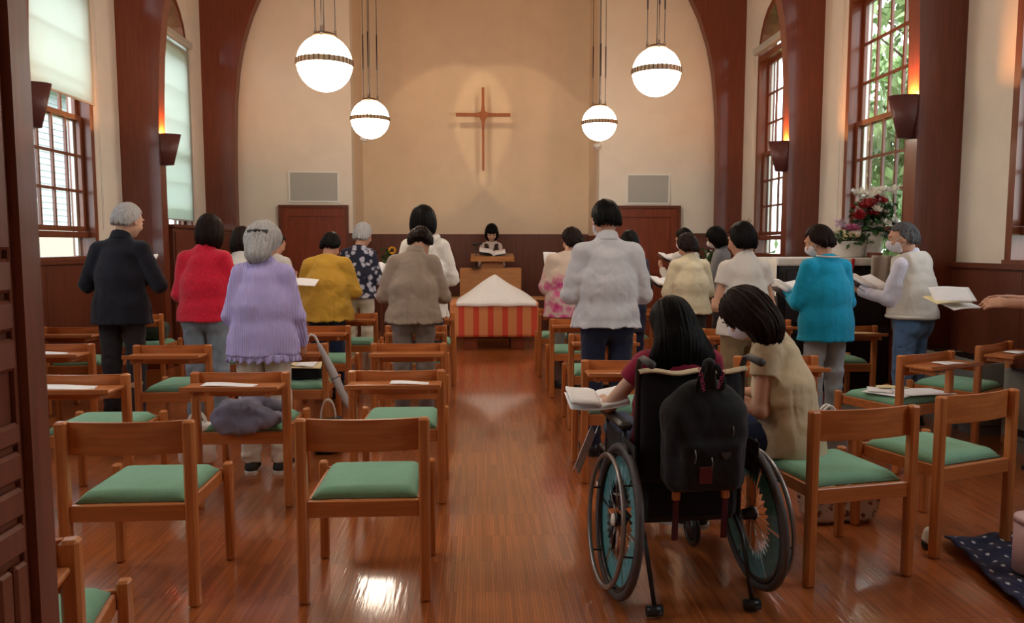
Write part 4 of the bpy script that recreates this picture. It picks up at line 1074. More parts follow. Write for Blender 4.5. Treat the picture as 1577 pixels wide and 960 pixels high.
def person(label, px, hx, hy, Y, rz=0, sw=.36, g=1.0, lean=4, nod=18, hyaw=0, htilt=0, side=0,
           top=None, sleeve='long', hem=.40, flare=.0, loose=0.0, neck='crew', bottom=None, hair='short', hairm=None, skin=None, shoes=None,
           arms=None, mask=None, sit=None, res=.0085, hands=True, group=None, Hfix=None, fold=.006, legs=None, belly=0, curl=35, belt=0, x0=None, short_trim=None):
    skin = skin or M_SKIN; top = top or M_WHITE; bottom = bottom or M_BLACK; hairm = hairm or M_HBLK; shoes = shoes or M_BLACKP
    def skel(H):
        S = H / 1.6; J = {}
        P0 = V3(0, 0, .53 * H) if not sit else V3(0, 0, sit + .09 * S)
        Rl = roty(side) @ rotx(-lean); Rh = rotx(-lean * .55) if not sit else rotx(-lean * .8)
        P1 = P0 + roty(side * .6) @ Rh @ V3(0, 0, .135 * H); P2 = P1 + Rl @ V3(0, 0, .155 * H)
        NB = P2 + Rl @ V3(0, -.005, .015 * H)
        Rn = roty(side + htilt * .5) @ rotx(-(lean + nod * .45)); HB = NB + Rn @ V3(0, .012, .045 * H)
        RH = rotz(hyaw) @ roty(side + htilt) @ rotx(-(lean + nod)); HC = HB + RH @ V3(0, .012, .062) * S
        J.update(S=S, P0=P0, P1=P1, P2=P2, NB=NB, HB=HB, RH=RH, HC=HC, Rl=Rl); return J
    tgt = at(hx, hy, Y)
    if Hfix: H = Hfix
    else:
        H = 1.6
        for _ in range(4):
            J = skel(H); topz = J['HC'][2] + .112 * J['S']; H *= (tgt.z / topz) if not sit else 1
    J = skel(H); S = J['S']; P0, P1, P2, NB, HB, RH, HC, Rl = [J[k] for k in ('P0', 'P1', 'P2', 'NB', 'HB', 'RH', 'HC', 'Rl')]
    # sideways head offset so that it stands over the photo's place
    bx = at(px, 500, Y).x if x0 is None else x0
    Rz = rotz(rz); off = Rz.T @ V3(tgt.x - bx, 0, 0); dx = float(np.clip(off[0] - HC[0], -.12, .12)); HB = HB + V3(dx * .8, 0, 0); HC = HC + V3(dx, 0, 0); NB = NB + V3(dx * .3, 0, 0)
    sh = {}; ar = {}
    for s in (-1, 1): sh[s] = P2 + Rl @ V3(s * (sw / 2 - .058) , .0, -.050 * S)
    arms = arms or {}
    for s in (-1, 1):
        a = arms.get(s, arms.get(0, ((.22, .16, -1), (-.38, .85, .30))))
        u = nrm(V3(s * a[0][0], a[0][1], a[0][2])); e = sh[s] + u * .172 * H
        v = nrm(V3(s * a[1][0], a[1][1], a[1][2])); w = e + v * .152 * H; ar[s] = (e, w, v)
    lg = {}
    for s in (-1, 1):
        if sit:
            L_ = (legs or {}).get(s, (V3(s * .13, .40, sit + .06), V3(s * .13, .42, .09)))
            lg[s] = (P0 + V3(s * .085 * S, .02, -.02), np.array(L_[0]), np.array(L_[1]))
        else: lg[s] = (V3(s * .082 * S, 0, .505 * H), V3(s * .088 * S, .012, .28 * H), V3(s * .092 * S, -.012, .05 * H))
    body_pts = [P0, P1, P2, HC] + [q for s in (-1, 1) for q in (sh[s], *ar[s][:2], *lg[s])]
    lo = np.min(body_pts, 0) - .2; hi = np.max(body_pts, 0) + .24; lo[2] = max(-.01, lo[2])
    W = V3(1, 0, 0)
    # ---- skin
    v = Vol(lo, hi, res)
    v.add(slab(P0 + V3(0, 0, -.03), P1, (.125 * g, .08 * g), (.11 * g, .075 * g), W), .04)
    v.add(slab(P1, P2 - Rl @ V3(0, 0, .11), (.11 * g, .075 * g), (.10 * g, .062), W), .03)
    v.add(capsule(sh[-1] + V3(.02, 0, -.01), P2 + Rl @ V3(0, 0, -.045), .028, .036), .015); v.add(capsule(sh[1] + V3(-.02, 0, -.01), P2 + Rl @ V3(0, 0, -.045), .028, .036), .015)
    v.add(capsule(P2 - Rl @ V3(0, 0, .03), HB + RH @ V3(0, -.01, .0), .048 * S, .049 * S), .015)
    for s in (-1, 1):
        e, w, dr = ar[s]
        k = .039 * (0.6 + .4 * g) * S
        v.add(capsule(sh[s] + (e - sh[s]) * .1, e, k * .92, k * .88), .015); v.add(capsule(e, e + (w - e) * .35, k * .88, k * .86), .015); v.add(capsule(e + (w - e) * .35, w, k * .86, .0235 * S), .015)
        kn, an = lg[s][1], lg[s][2]
        v.add(capsule(lg[s][0], kn, .068 * g, .05 * g), .03); v.add(capsule(kn, kn + (an - kn) * .4, .05 * g, .052 * g), .02); v.add(capsule(kn + (an - kn) * .4, an, .052 * g, .034), .02)
    hand_pt = {}
    for s in (-1, 1):
        e, w, dr = ar[s]
        if hands:
            hb = arms.get(('back', s), V3(s * .55, .1, -.75)); tt = arms.get(('thumb', s), V3(0, -.1, 1) + V3(-s * .4, 0, 0))
            hand_pt[s] = add_hand(v, w, arms.get(('dir', s), dr), np.array(hb, float), np.array(tt, float), S * .98, curl)
        else: hand_pt[s] = w
    # head
    T_ = lambda *p: HC + RH @ (V3(*p) * S)
    v.add(ellip(T_(0, -.008, .022), V3(.075, .093, .088) * S, RH), .02)
    v.add(ellip(T_(0, .022, -.035), V3(.060, .068, .068) * S, RH), .03)
    v.add(ellip(T_(0, .052, -.085), V3(.030, .030, .022) * S, RH), .025)
    v.add(capsule(T_(0, .088, .012), T_(0, .108, -.022), .008 * S, .0125 * S), .012)
    v.add(ellip(T_(0, .083, .034), V3(.052, .012, .011) * S, RH), .015)
    for s in (-1, 1):
        v.sub(ellip(T_(s * .030, .099, .008), V3(.020, .014, .012) * S, RH), .012)
        v.add(ellip(T_(s * .030, .082, .006), V3(.014, .012, .010) * S, RH), .004)
        v.add(ellip(T_(s * .036, .068, -.030), V3(.024, .022, .020) * S, RH), .02)
        v.add(ellip(T_(s * .079, -.006, -.008), V3(.009, .020, .031) * S, RH @ rotz(s * -20)), .006)
        v.sub(ellip(T_(s * .089, -.002, -.006), V3(.006, .010, .017) * S, RH @ rotz(s * -20)), .004)
    v.add(ellip(T_(0, .089, -.050), V3(.022, .010, .005) * S, RH), .005); v.add(ellip(T_(0, .087, -.059), V3(.019, .010, .006) * S, RH), .005)
    P, F = v.mesh(1); root = np_obj('person', P, F, skin)
    root.location = (bx, Y, 0); root.rotation_euler = (0, 0, R(rz)); tag(root, label, 'person', group)
    wpt = lambda p: Vector(Rz @ np.array(p)) + Vector((bx, Y, 0))
    sd = int(abs(px) * 7 + Y * 13) % 997
    # ---- top
    v = Vol(lo, hi, res); ex = .012 + loose
    hz_ = hem * H if not sit else P0[2] - .09
    hp = V3(0, .0, hz_)
    A0, A1, A2 = (.148 * g + ex + flare * .5, .104 * g + ex + belly), (.132 * g + ex + loose * .4, .096 * g + ex + belly * 1.2), (sw * .315 + ex * .3, .086 + ex * .6 + .012 * g)
    if not sit: v.add(slab(hp, P0, (.160 * g + ex + flare, .112 * g + ex + flare * .7 + belly), A0, W), .04)
    else: v.add(slab(P0 + V3(0, 0, -.08), P0, (.165 * g + ex, .12 * g + ex), A0, W), .04)
    v.add(slab(P0, P1, A0, A1, W), .05); v.add(slab(P1, P2 - Rl @ V3(0, 0, .10 * S), A1, A2, Rl @ W), .05)
    for s in (-1, 1): v.add(capsule(sh[s] + Rl @ V3(-s * .012, 0, -.006), P2 + Rl @ V3(s * .02, 0, -.006), .040 + ex * .5, .052 + ex * .4), .03)
    nh = {'crew': .032, 'low': .018, 'collar': .052, 'polo': .046, 'hood': .045, 'high': .058}[neck]
    v.add(capsule(P2 - Rl @ V3(0, 0, .04), NB + (HB - NB) * .6, .078, .053 * S + ex * .4), .03)
    v.cut(hp if not sit else V3(0, 0, sit + .005), (0, 0, -1), .008)
    v.cut(P2 + Rl @ V3(0, 0, nh * S), Rl @ V3(0, .30, 1), .005)
    sl_r = .044 * (.6 + .4 * g) * S + ex * .5
    vs = Vol(lo, hi, res)
    fr = {'long': 1.0, 'half': .55, 'short': .0, 'none': -1, 'three': .62}[sleeve]
    for s in (-1, 1):
        e, w, dr = ar[s]; S1 = Vol(lo, hi, res)
        if sleeve == 'none': continue
        if fr > 0:
            wend = e + (w - e) * fr; S1.add(capsule(sh[s], e, sl_r * 1.06, sl_r), .02); S1.add(capsule(e, wend + dr * .01, sl_r, sl_r * (.78 if sleeve == 'long' else .95)), .02)
            S1.cut(wend, dr, .005)
            S1.rough(lambda x, y, z: fold * .9 * vnoise((x - e[0]) * 30, (y - e[1]) * 30, (z - e[2]) * 30, sd + 3) * np.exp(-(((x - e[0]) ** 2 + (y - e[1]) ** 2 + (z - e[2]) ** 2) / .012)) )
        else:
            u = nrm(e - sh[s]); se = sh[s] + u * .115 * S; S1.add(capsule(sh[s], se + u * .02, sl_r * 1.10, sl_r * 1.10), .02); S1.cut(se, u, .005)
        vs.D = np.minimum(vs.D, S1.D)
    h = np.maximum(.03 - np.abs(v.D - vs.D), 0) / .03; v.D = (np.minimum(v.D, vs.D) - h * h * .03 / 4).astype(np.float32)
    zc_, zt_ = P1[2], P2[2]
    def folds(x, y, z):
        low = np.clip((zc_ + .12 - z) / .4, 0, 1)
        n1 = vnoise(x * 5 + z * 4, y * 6, z * 8 - x * 5, sd + 11); n2 = vnoise(x * 13, y * 13, z * 2.6, sd + 12); n3 = vnoise(x * 7 - z * 6, y * 7, z * 9 + x * 6, sd + 13)
        cre = np.maximum(0, 1 - np.abs(n1) * 5) * .30 + np.maximum(0, 1 - np.abs(n2) * 4) * (.10 + .75 * low) + np.maximum(0, 1 - np.abs(n3) * 5) * .30
        return fold * (1.0 * cre + .6 * vnoise(x * 22, y * 22, z * 4.5, sd) * (.25 + 1.1 * low) + .6 * vnoise(x * 5 + z * 7, y * 8, z * 13 - x * 6, sd + 1) + .3 * vnoise(x * 18 - z * 16, y * 16, z * 22 + x * 12, sd + 2) * (.4 + np.exp(-((z - zc_) / .09) ** 2)))
    v.rough(folds)
    P, F = v.mesh(1); shirt = np_obj('top_garment', P, F, top, root)
    if neck in ('collar', 'polo'):
        c_ = Vol(HC - .25, HC + .2, res * .8); a_ = P2 + Rl @ V3(dx * .2, -.002, .022 * S); b_ = P2 + Rl @ V3(dx * .3, .006, .064 * S)
        c_.add(slab(a_, b_, (.074 * S, .068 * S), (.066 * S, .060 * S), W), .01).sub(slab(a_ + Rl @ V3(0, .012, -.06), b_ + Rl @ V3(0, .012, .05), (.060 * S, .056 * S), (.058 * S, .054 * S), W), .004)
        c_.cut(P2 + Rl @ V3(0, 0, (nh + .012) * S), Rl @ V3(0, .5, 1), .004); c_.cut(P2 + Rl @ V3(0, .0, .012), Rl @ V3(0, -.2, -1), .004)
        P, F = c_.mesh(1); np_obj('collar', P, F, top, root)
    # ---- trousers
    v = Vol(lo, hi, res); lr = .078 * (.45 + .55 * g)
    v.add(slab(P0 + V3(0, 0, -.02), P0 + V3(0, 0, .06), (.150 * g, .108 * g), (.138 * g, .098 * g), W), .03)
    if sit: v.add(slab(P0 + V3(0, .0, -.05), P0 + V3(0, .05, -.02), (.17 * g, .115 * g), (.15 * g, .10 * g), W), .04)
    for s in (-1, 1):
        hpj, kn, an = lg[s]; q = Vol(lo, hi, res)
        q.add(ellip(hpj + V3(-s * .008, -.035, -.0), V3(.085, .078, .10) * g), .03)
        q.add(capsule(hpj, kn, lr * 1.08, lr * .84), .03); q.add(capsule(kn, an + (an - kn) * .02, lr * .84, lr * .72), .03)
        q.cut(an + nrm(an - kn) * .012, an - kn, .005)
        q.rough(lambda x, y, z: .006 * vnoise(x * 16, y * 16, z * 28, sd + 5 + s) * np.exp(-((z - kn[2]) / .16) ** 2) + .007 * vnoise(x * 20, y * 20, z * 34, sd + 6) * np.exp(-((z - an[2]) / .09) ** 2))
        k_ = .016; h = np.maximum(k_ - np.abs(v.D - q.D), 0) / k_; v.D = (np.minimum(v.D, q.D) - h * h * k_ / 4).astype(np.float32)
    v.rough(lambda x, y, z: .004 * vnoise(x * 24, y * 24, z * 20, sd + 8) + .005 * np.maximum(0, 1 - np.abs(vnoise(x * 6 + z * 3, y * 6, z * 9 - x * 5, sd + 14)) * 6))
    P, F = v.mesh(1); np_obj('trousers', P, F, bottom, root)
    # ---- shoes
    for s in (-1, 1):
        kn, an = lg[s][1], lg[s][2]; ya = R(-s * 8); fz = an[2] - .05 if sit else 0
        v = Vol((-.08, -.12, -.01), (.08, .26, .16), .006)
        v.add(slab(V3(0, -.035, .035), V3(0, .05, .04), (.036, .036), (.040, .032), W), .02).add(slab(V3(0, .05, .035), V3(0, .155, .026), (.042, .03), (.034, .022), W), .03).add(capsule(V3(0, -.03, .04), V3(0, -.02, .085), .038, .040), .02)
        v.cut(V3(0, 0, .012), (0, 0, -1), .004); v.cut(V3(0, 0, .10), (0, 0, 1), .004); P, F = v.mesh(1)
        ML = (rotz(-s * 8) * S, V3(an[0], an[1] + .01, fz)); sh_o = np_obj('shoe', P, F, shoes, root, ML)
        pts = [(.037, -.065), (.041, 0), (.043, .06), (.044, .12), (.034, .165), (.012, .19), (-.012, .19), (-.034, .165), (-.044, .12), (-.043, .06), (-.041, 0), (-.037, -.065), (-.02, -.08), (.02, -.08)]
        Mx = Matrix.Translation((an[0], an[1] + .01, fz)) @ Matrix.Rotation(R(-s * 8), 4, 'Z') @ Matrix.Scale(S, 4)
        MB().prism(pts, 0.0, .022, M=Mx).build('sole', M_WHITE if shoes is M_SNEAK else M_BLACKP, sh_o)
    # ---- hair in head space
    if hair:
        hs = HAIR[hair]; r_ = .0055 if Y < 6 else .007
        v = Vol((-.18, -.18, hs['z0'] - .03), (.18, .15, .18), r_)
        v.add(ellip((0, -.012, .022), hs['cap']), .02)
        for c, r in hs['lower']: v.add(ellip(c, r), .05)
        yf = .052 if hair in ('bob', 'round', 'long', 'shoulder') else .045
        if hair in ('short', 'crop', 'curly', 'clip'):
            v.carve(lambda x, y, z: np.minimum(y - (.018 - .55 * np.maximum(-.0 - z, 0)) , .062 - z) )     # open at the face and ears
            v.carve(lambda x, y, z: (-z * .8 - ({'crop': .040, 'clip': .16, 'curly': .066}.get(hair, .054))) + np.maximum(y + .05, 0) * .9 - .0 * x)
        else:
            fr_ = {'bob': .058, 'round': .05, 'long': .045, 'shoulder': .045}[hair]
            v.carve(lambda x, y, z: np.minimum(np.minimum(y - .045, .05 - z), fr_ + .012 - np.abs(x)) )
        v.carve(lambda x, y, z: (hs['z0'] - z) + 0 * x + 0 * y)
        amp = {'curly': .0065, 'clip': .0065, 'shoulder': .009}.get(hair, .0035); endn = {'shoulder': .030, 'long': .020}.get(hair, .012)
        def strands(x, y, z):
            a = np.arctan2(x, -y - .0); n_ = vnoise(a * 16 + (3 * z if hair != 'curly' else 30 * z), z * (7 if hair != 'curly' else 40), x * 4, sd)
            b_ = vnoise(a * 34, z * 12, y * 8, sd + 1); e_ = np.clip((hs['z0'] + .06 - z) / .06, 0, 1)
            return amp * n_ + .0022 * b_ + e_ * endn * vnoise(a * 22, 0 * z, x * 10, sd + 2)
        v.rough(strands, .03); P, F = v.mesh(0)
        if hair == 'long' or hair == 'shoulder':   # long hair hangs down instead of following the nod
            P = P @ (np.eye(3) * S).T; Wd = P @ RH.T; t_ = np.clip((-.06 - P[:, 2]) / .15, 0, 1)[:, None]
            base = RH @ V3(0, -.05, -.06); hang = base + np.stack([P[:, 0], (P[:, 1] + .05) * .9 - .03, P[:, 2] + .06], 1); Wd = Wd * (1 - t_) + hang * t_
            hr = np_obj('hair', Wd + HC, F, hairm, root)
        else: hr = np_obj('hair', P, F, hairm, root, (RH * S * 1.05, HC))
        if hair == 'clip':
            m = MB(); MM = Matrix.Translation(Vector(HC)) @ Matrix(RH.tolist()).to_4x4() @ Matrix.Scale(S, 4)
            for k in range(15):
                x = -.055 + .11 * k / 14; yy = -.137 + .25 * x * x * 20 * .5
                m.tube([(x, yy + .012, .035), (x * 1.04, yy - .008, .012), (x, yy + .012, -.022)], [.004, .007, .003], 6, M=MM)
            m.tube([(-.06, -.126, .008), (0, -.150, .012), (.06, -.126, .008)], .009, 8, M=MM); m.build('hair_clip', M_BLACKP, hr)
    # ---- face mask
    if mask is not None:
        v = Vol((-.1, 0, -.13), (.1, .16, .04), .006)
        v.add(ellip((0, .028, -.040), (.068, .082, .068)), .02).add(ellip((0, .075, -.028), (.03, .048, .032)), .03)
        v.cut((0, 0, -.002), (0, -.35, 1)); v.cut((0, 0.02, -.05), (0, -1, .1)); P, F = v.mesh(1)
        mo = np_obj('face_mask', P, F, mask, root, (RH * S, HC)); m = MB(); MM = Matrix.Translation(Vector(HC)) @ Matrix(RH.tolist()).to_4x4() @ Matrix.Scale(S, 4)
        for s in (-1, 1): m.tube([(s * .060, .055, -.005), (s * .078, .01, .012), (s * .086, -.02, .002), (s * .082, -.018, -.03), (s * .060, .04, -.07)], .0018, 5, M=MM)
        m.build('ear_loop', mask, mo)
    # eyes for faces one can see
    if mask is not None or abs(hyaw) > 40 or abs(rz) > 60:
        for s in (-1, 1):
            MM = Matrix.Translation(Vector(T_(s * .030, .091, .006))) @ Matrix(RH.tolist()).to_4x4() @ Matrix.Scale(S, 4)
            m = MB(); m.lathe([(.0005, -.0075), (.0075, -.003), (.0095, 0), (.0075, .003), (.0005, .0045)], 12, M=MM @ Matrix.Rotation(R(0), 4, 'X'))
            m.build('eye', mat('eye_dark', (.02, .012, .01), .15), root)
            MB().tube([T_(s * .016, .101, .030), T_(s * .030, .1035, .034), T_(s * .046, .094, .030)], .0028 * S, 6).build('eyebrow', hairm, root)
    bpy.context.view_layer.update()
    return dict(root=root, hand={s: wpt(hand_pt[s]) for s in (-1, 1)}, J=J, rz=rz, shirt=shirt, loc=Vector((bx, Y, 0)), ar=ar, wpt=wpt, HC=HC, RH=RH, H=H)
# ------------------------------------------------------------ clothes
M_SNEAK = mat('black_sneaker', (.02, .02, .022), .6)
M_SHOEW = mat('tan_shoe', (.35, .25, .16), .6)
M_NAVYS = cloth('navy_suit', (.012, .013, .022), .15); M_CHARC = cloth('charcoal_trousers', (.030, .026, .032), .12)
M_REDK = mat('red_knit', (.66, .012, .045), .9, var=.12, scale=(60, 60, 60), bump=.6, bscale=(150, 150, 90), sheen=.3, spec=.2)
M_JEANL = cloth('pale_blue_trousers', (.22, .27, .33), .12); M_JEAN = cloth('blue_jeans', (.09, .17, .32), .18); M_JEANS2 = cloth('light_jeans', (.36, .40, .44), .12)
M_NAVYJ = cloth('dark_denim', (.018, .032, .085), .15); M_CREAMT = cloth('cream_trousers', (.62, .55, .45), .06); M_WHT = cloth('off_white_trousers', (.70, .65, .57), .05)
M_MUST = cloth('mustard_jersey', (.54, .31, .04), .05); M_HOOD = cloth('off_white_fleece', (.76, .72, .66), .04)
M_TAUPE = cloth('taupe_linen', (.34, .265, .21), .06); M_PALEJ = cloth('pale_grey_blue_cotton', (.60, .61, .66), .04)
M_DKNAVY = cloth('dark_navy_cloth', (.016, .020, .05), .12); M_POLO = cloth('white_pique', (.70, .67, .64), .04); M_KHAKI = cloth('khaki_cotton', (.27, .19, .105), .08)
M_CREAMC = cloth('cream_cardigan', (.68, .60, .42), .05); M_GREYS = cloth('grey_shirt', (.26, .27, .29), .06); M_TURQ = cloth('turquoise_jersey', (.008, .34, .58), .05)
M_VEST = cloth('beige_vest', (.66, .62, .56), .04); M_PALEB = cloth('pale_lilac_shirt', (.70, .70, .84), .03); M_KHTEE = cloth('beige_tee', (.58, .47, .31), .05)
M_MAROON = cloth('maroon_tee', (.26, .012, .045), .08); M_MASK = cloth('white_mask', (.72, .70, .76), .02); M_WSHIRT = cloth('white_shirt', (.66, .64, .62), .03)
M_GREYT = cloth('warm_grey_trousers', (.19, .155, .14), .1); M_BROWNV = cloth('brown_vest', (.06, .035, .025), .3); M_PINKW = cloth('pale_pink_blouse', (.62, .50, .48), .04)
def rib_knit(name, col):
    m = cloth(name, col, .04); N, L = m.node_tree.nodes, m.node_tree.links; b = N['Principled BSDF']
    t = N.new('ShaderNodeTexCoord'); w = N.new('ShaderNodeTexWave'); w.inputs['Scale'].default_value = 22; w.bands_direction = 'X'; w.inputs['Distortion'].default_value = .4
    L.new(t.outputs['Object'], w.inputs[0]); bp = N.new('ShaderNodeBump'); bp.inputs['Strength'].default_value = .7; bp.inputs['Distance'].default_value = .006
    L.new(w.outputs['Fac'], bp.inputs['Height']); L.new(bp.outputs[0], b.inputs['Normal']); return m
M_LAV = rib_knit('lavender_rib_knit', (.50, .44, .84))
def blossom(name, ground, petal, heart, scale, thr=.62, grad=None, leafc=None):
    m = bpy.data.materials.new(name); m.use_nodes = True; N, L = m.node_tree.nodes, m.node_tree.links; b = N['Principled BSDF']; b.inputs['Roughness'].default_value = .85
    t = N.new('ShaderNodeTexCoord'); n = N.new('ShaderNodeTexNoise'); n.inputs['Scale'].default_value = scale * 1.6; L.new(t.outputs['Object'], n.inputs[0])
    ad = N.new('ShaderNodeVectorMath'); ad.operation = 'MULTIPLY_ADD'; ad.inputs[1].default_value = (.05, .05, .05); L.new(n.outputs['Color'], ad.inputs[0]); L.new(t.outputs['Object'], ad.inputs[2])
    v = N.new('ShaderNodeTexVoronoi'); v.inputs['Scale'].default_value = scale; L.new(ad.outputs[0], v.inputs[0])
    r = N.new('ShaderNodeValToRGB'); cr = r.color_ramp; cr.elements[0].position = 0; cr.elements[0].color = (*heart, 1); cr.elements[1].position = thr * .35; cr.elements[1].color = (*petal, 1)
    e = cr.elements.new(thr * .7); e.color = (*[c * .75 + g_ * .25 for c, g_ in zip(petal, ground)], 1); e = cr.elements.new(thr); e.color = (*ground, 1)
    L.new(v.outputs['Distance'], r.inputs[0])
    if grad:   # blossoms only below a height, a print that thins out towards the shoulders
        sp = N.new('ShaderNodeSeparateXYZ'); L.new(t.outputs['Object'], sp.inputs[0]); mr = N.new('ShaderNodeMapRange'); mr.inputs[1].default_value = grad[0]; mr.inputs[2].default_value = grad[1]
        n2 = N.new('ShaderNodeMath'); n2.operation = 'MULTIPLY_ADD'; n2.inputs[1].default_value = .18; L.new(n.outputs['Fac'], n2.inputs[0]); L.new(sp.outputs['Z'], n2.inputs[2]); L.new(n2.outputs[0], mr.inputs[0])
        mx = N.new('ShaderNodeMix'); mx.data_type = 'RGBA'; L.new(mr.outputs[0], mx.inputs['Factor']); L.new(r.outputs[0], mx.inputs['A']); mx.inputs['B'].default_value = (*grad[2], 1); L.new(mx.outputs['Result'], b.inputs['Base Color'])
    else: L.new(r.outputs[0], b.inputs['Base Color'])
    return m
M_NAVYFL = blossom('navy_floral', (.010, .012, .035), (.55, .55, .66), (.012, .014, .04), 15, .52)
M_PINKFL = blossom('pink_floral', (.62, .47, .43), (.60, .06, .25), (.30, .01, .06), 11, .66, (1.13, 1.25, (.60, .48, .39)))
READ = ((.22, .10, -1), (-.42, .82, .34))       # hands together before the chest, seen from behind
WIDE = ((.42, .08, -1), (-.62, .70, .30))
LOW = ((.20, .02, -1), (-.30, .75, .02))
HANG = ((.10, -.02, -1), (.0, .12, -1))
def between(p, up=.02, fwd=.0):
    c = (p['hand'][-1] + p['hand'][1]) / 2; d = Vector((-math.sin(R(p['rz'])), math.cos(R(p['rz'])), 0)); return c + Vector((0, 0, up)) + d * fwd

# ---- left side of the aisle
p = person('grey haired man in a dark navy suit jacket standing at the far left', 188, 190, 315, 6.0, rz=-4, sw=0.45, g=1.12, lean=3, nod=14, hyaw=-22, top=M_NAVYS, hem=.46, flare=.035, loose=.012,
           neck='collar', bottom=M_CHARC, hair='crop', hairm=M_HGREY, arms={0: WIDE}, shoes=M_BLACKP, skin=M_SKINP)
open_book(between(p), .13, .2, -4, 40, label='hymn book held by the grey haired man in the suit')
p = person('woman with dark bobbed hair in a red sweater on the left', 317, 318, 333, 5.95, rz=2, sw=0.40, g=1.10, lean=4, nod=12, top=M_REDK, hem=.50, flare=.012, loose=.012, neck='high', bottom=M_JEANL,
           hair='bob', hairm=M_HDK, arms={0: READ})
open_book(between(p), .12, .18, 2, 40, label='hymn book held by the woman in the red sweater')
p = person('elderly woman with clipped grey hair in a lavender rib knit cardigan', 405, 400, 345, 4.72, rz=1, sw=0.38, g=1.08, lean=5, nod=20, hyaw=-6, top=M_LAV, hem=.47, flare=.03, loose=.012, neck='high', bottom=M_WHT,
           hair='clip', hairm=M_HGREY, arms={-1: ((.25, .02, -1), (-.2, .8, -.2)), 1: ((.24, .02, -1), (.0, .55, -.75))}, shoes=M_SNEAK, res=.0075)
# frilled hem of the cardigan
cl = p['root']; hz = .47 * p['H']
fr_ = MB().grid(96, 4, lambda u, v: (((.205 + .012 * math.sin(u * 2 * math.pi * 24) * v + .012 * v) * math.cos(2 * math.pi * u)), ((.152 + .012 * math.sin(u * 2 * math.pi * 24) * v) * math.sin(2 * math.pi * u)), hz + .012 - (.045 + .012 * math.sin(u * 2 * math.pi * 24 + 1)) * v), thick=.003)
fr_.build('frill', M_LAV, p['shirt'], fix=False)
sc_ = at(470, 435, 4.95); sheet((sc_.x, sc_.y, sc_.z), .15, .20, 4, rx=10, label='white song sheet held out to the right of the lavender cardigan')
p = person('dark haired person in white mostly hidden behind the lavender cardigan, left of it', 372, 368, 352, 7.1, rz=0, sw=0.34, g=.95, top=M_WSHIRT, hem=.48, hair='bob', hairm=M_HDK, bottom=M_GREYT)
p = person('person in a white blouse peeking out right of the grey haired head', 424, 420, 360, 8.3, rz=-14, sw=0.38, g=1.0, top=M_WSHIRT, hem=.48, hair='short', hairm=M_HDK, hyaw=-28, bottom=M_GREYT)
p = person('person in a loose mustard top and dark jeans bending over a book', 504, 504, 360, 7.05, rz=-3, sw=0.45, g=1.10, lean=9, nod=26, hyaw=-8, top=M_MUST, sleeve='half', hem=.46, flare=.05, loose=.03, bottom=M_NAVYJ,
           hair='short', hairm=M_HBLK, arms={0: ((.32, .06, -1), (-.35, .8, .1))}, fold=.009)
open_book(between(p), .12, .18, -3, 40, label='hymn book held by the person in mustard')
p = person('woman with short grey hair in a navy and white floral blouse', 553, 557, 345, 8.2, rz=-6, sw=0.38, g=1.0, lean=3, nod=14, hyaw=-16, top=M_NAVYFL, sleeve='half', hem=.51, flare=.015, loose=.02, bottom=M_CREAMT,
           hair='short', hairm=M_HGREY, arms={0: ((.25, .08, -1), (-.15, .85, .25))})
b_ = at(589, 415, 8.5); open_book((b_.x, b_.y, b_.z), .11, .17, -6, 35, label='white paged book held by the woman in navy floral')
p = person('woman with a sleek black bob in an off white hooded top', 656, 651, 320, 7.05, rz=-2, sw=0.42, g=1.0, lean=1, nod=4, top=M_HOOD, hem=.42, flare=.03, loose=.03, neck='hood', bottom=M_CHARC,
           hair='round', hairm=M_HBLK, arms={0: ((.30, .1, -1), (-.35, .8, .3))}, fold=.010)
hd = MB(); J = p['J']; hc = J['NB']
hd.tube([(.105 * math.cos(a) * 1.05, .02 + .085 * math.sin(a), hc[2] + .005 - .03 * max(0, -math.sin(a))) for a in [2 * math.pi * i / 24 for i in range(24)]], [.030 + .014 * max(0, -math.sin(2 * math.pi * i / 24)) for i in range(24)], 10, closed=True)
hd.build('hood', M_HOOD, p['root'])
p = person('woman in a taupe linen jacket bowing her head low in the left block', 637, 645, 384, 5.9, rz=0, sw=0.41, g=1.05, lean=12, nod=48, top=M_TAUPE, hem=.50, flare=.035, loose=.018, neck='polo', bottom=M_GREYT,
           hair='curly', hairm=M_HDK, arms={0: ((.32, .05, -1), (-.5, .8, .0))}, Hfix=1.63, fold=.009)
# ---- leader
p = person('woman in a brown vest reading at the lectern, facing the room', 757, 757, 347, 12.32, rz=180, sw=0.36, g=.95, lean=2, nod=26, top=M_PINKW, hem=.5, hair='bob', hairm=M_HBLK, bottom=M_CHARC, skin=M_SKINP,
           arms={0: ((.12, .1, -1), (-.2, .9, .15))}, neck='crew', res=.007)
v = Vol((-.3, -.25, .75), (.3, .25, 1.7), .008); J = p['J']; WX = V3(1, 0, 0)
v.add(slab(J['P0'], J['P1'], (.165, .125), (.150, .118), WX), .03).add(slab(J['P1'], J['P2'] - V3(0, 0, .05), (.150, .118), (.135, .108), WX), .04)
v.cut(J['P2'] + V3(0, 0, .0), (0, .3, 1)); v.cut(J['P0'] - V3(0, 0, .02), (0, 0, -1))
v.carve(lambda x, y, z: np.minimum(y - .0, .26 * (z - J['P1'][2] - .05) - np.abs(x)))
P_, F_ = v.mesh(1); np_obj('vest', P_, F_, M_BROWNV, p['root'])
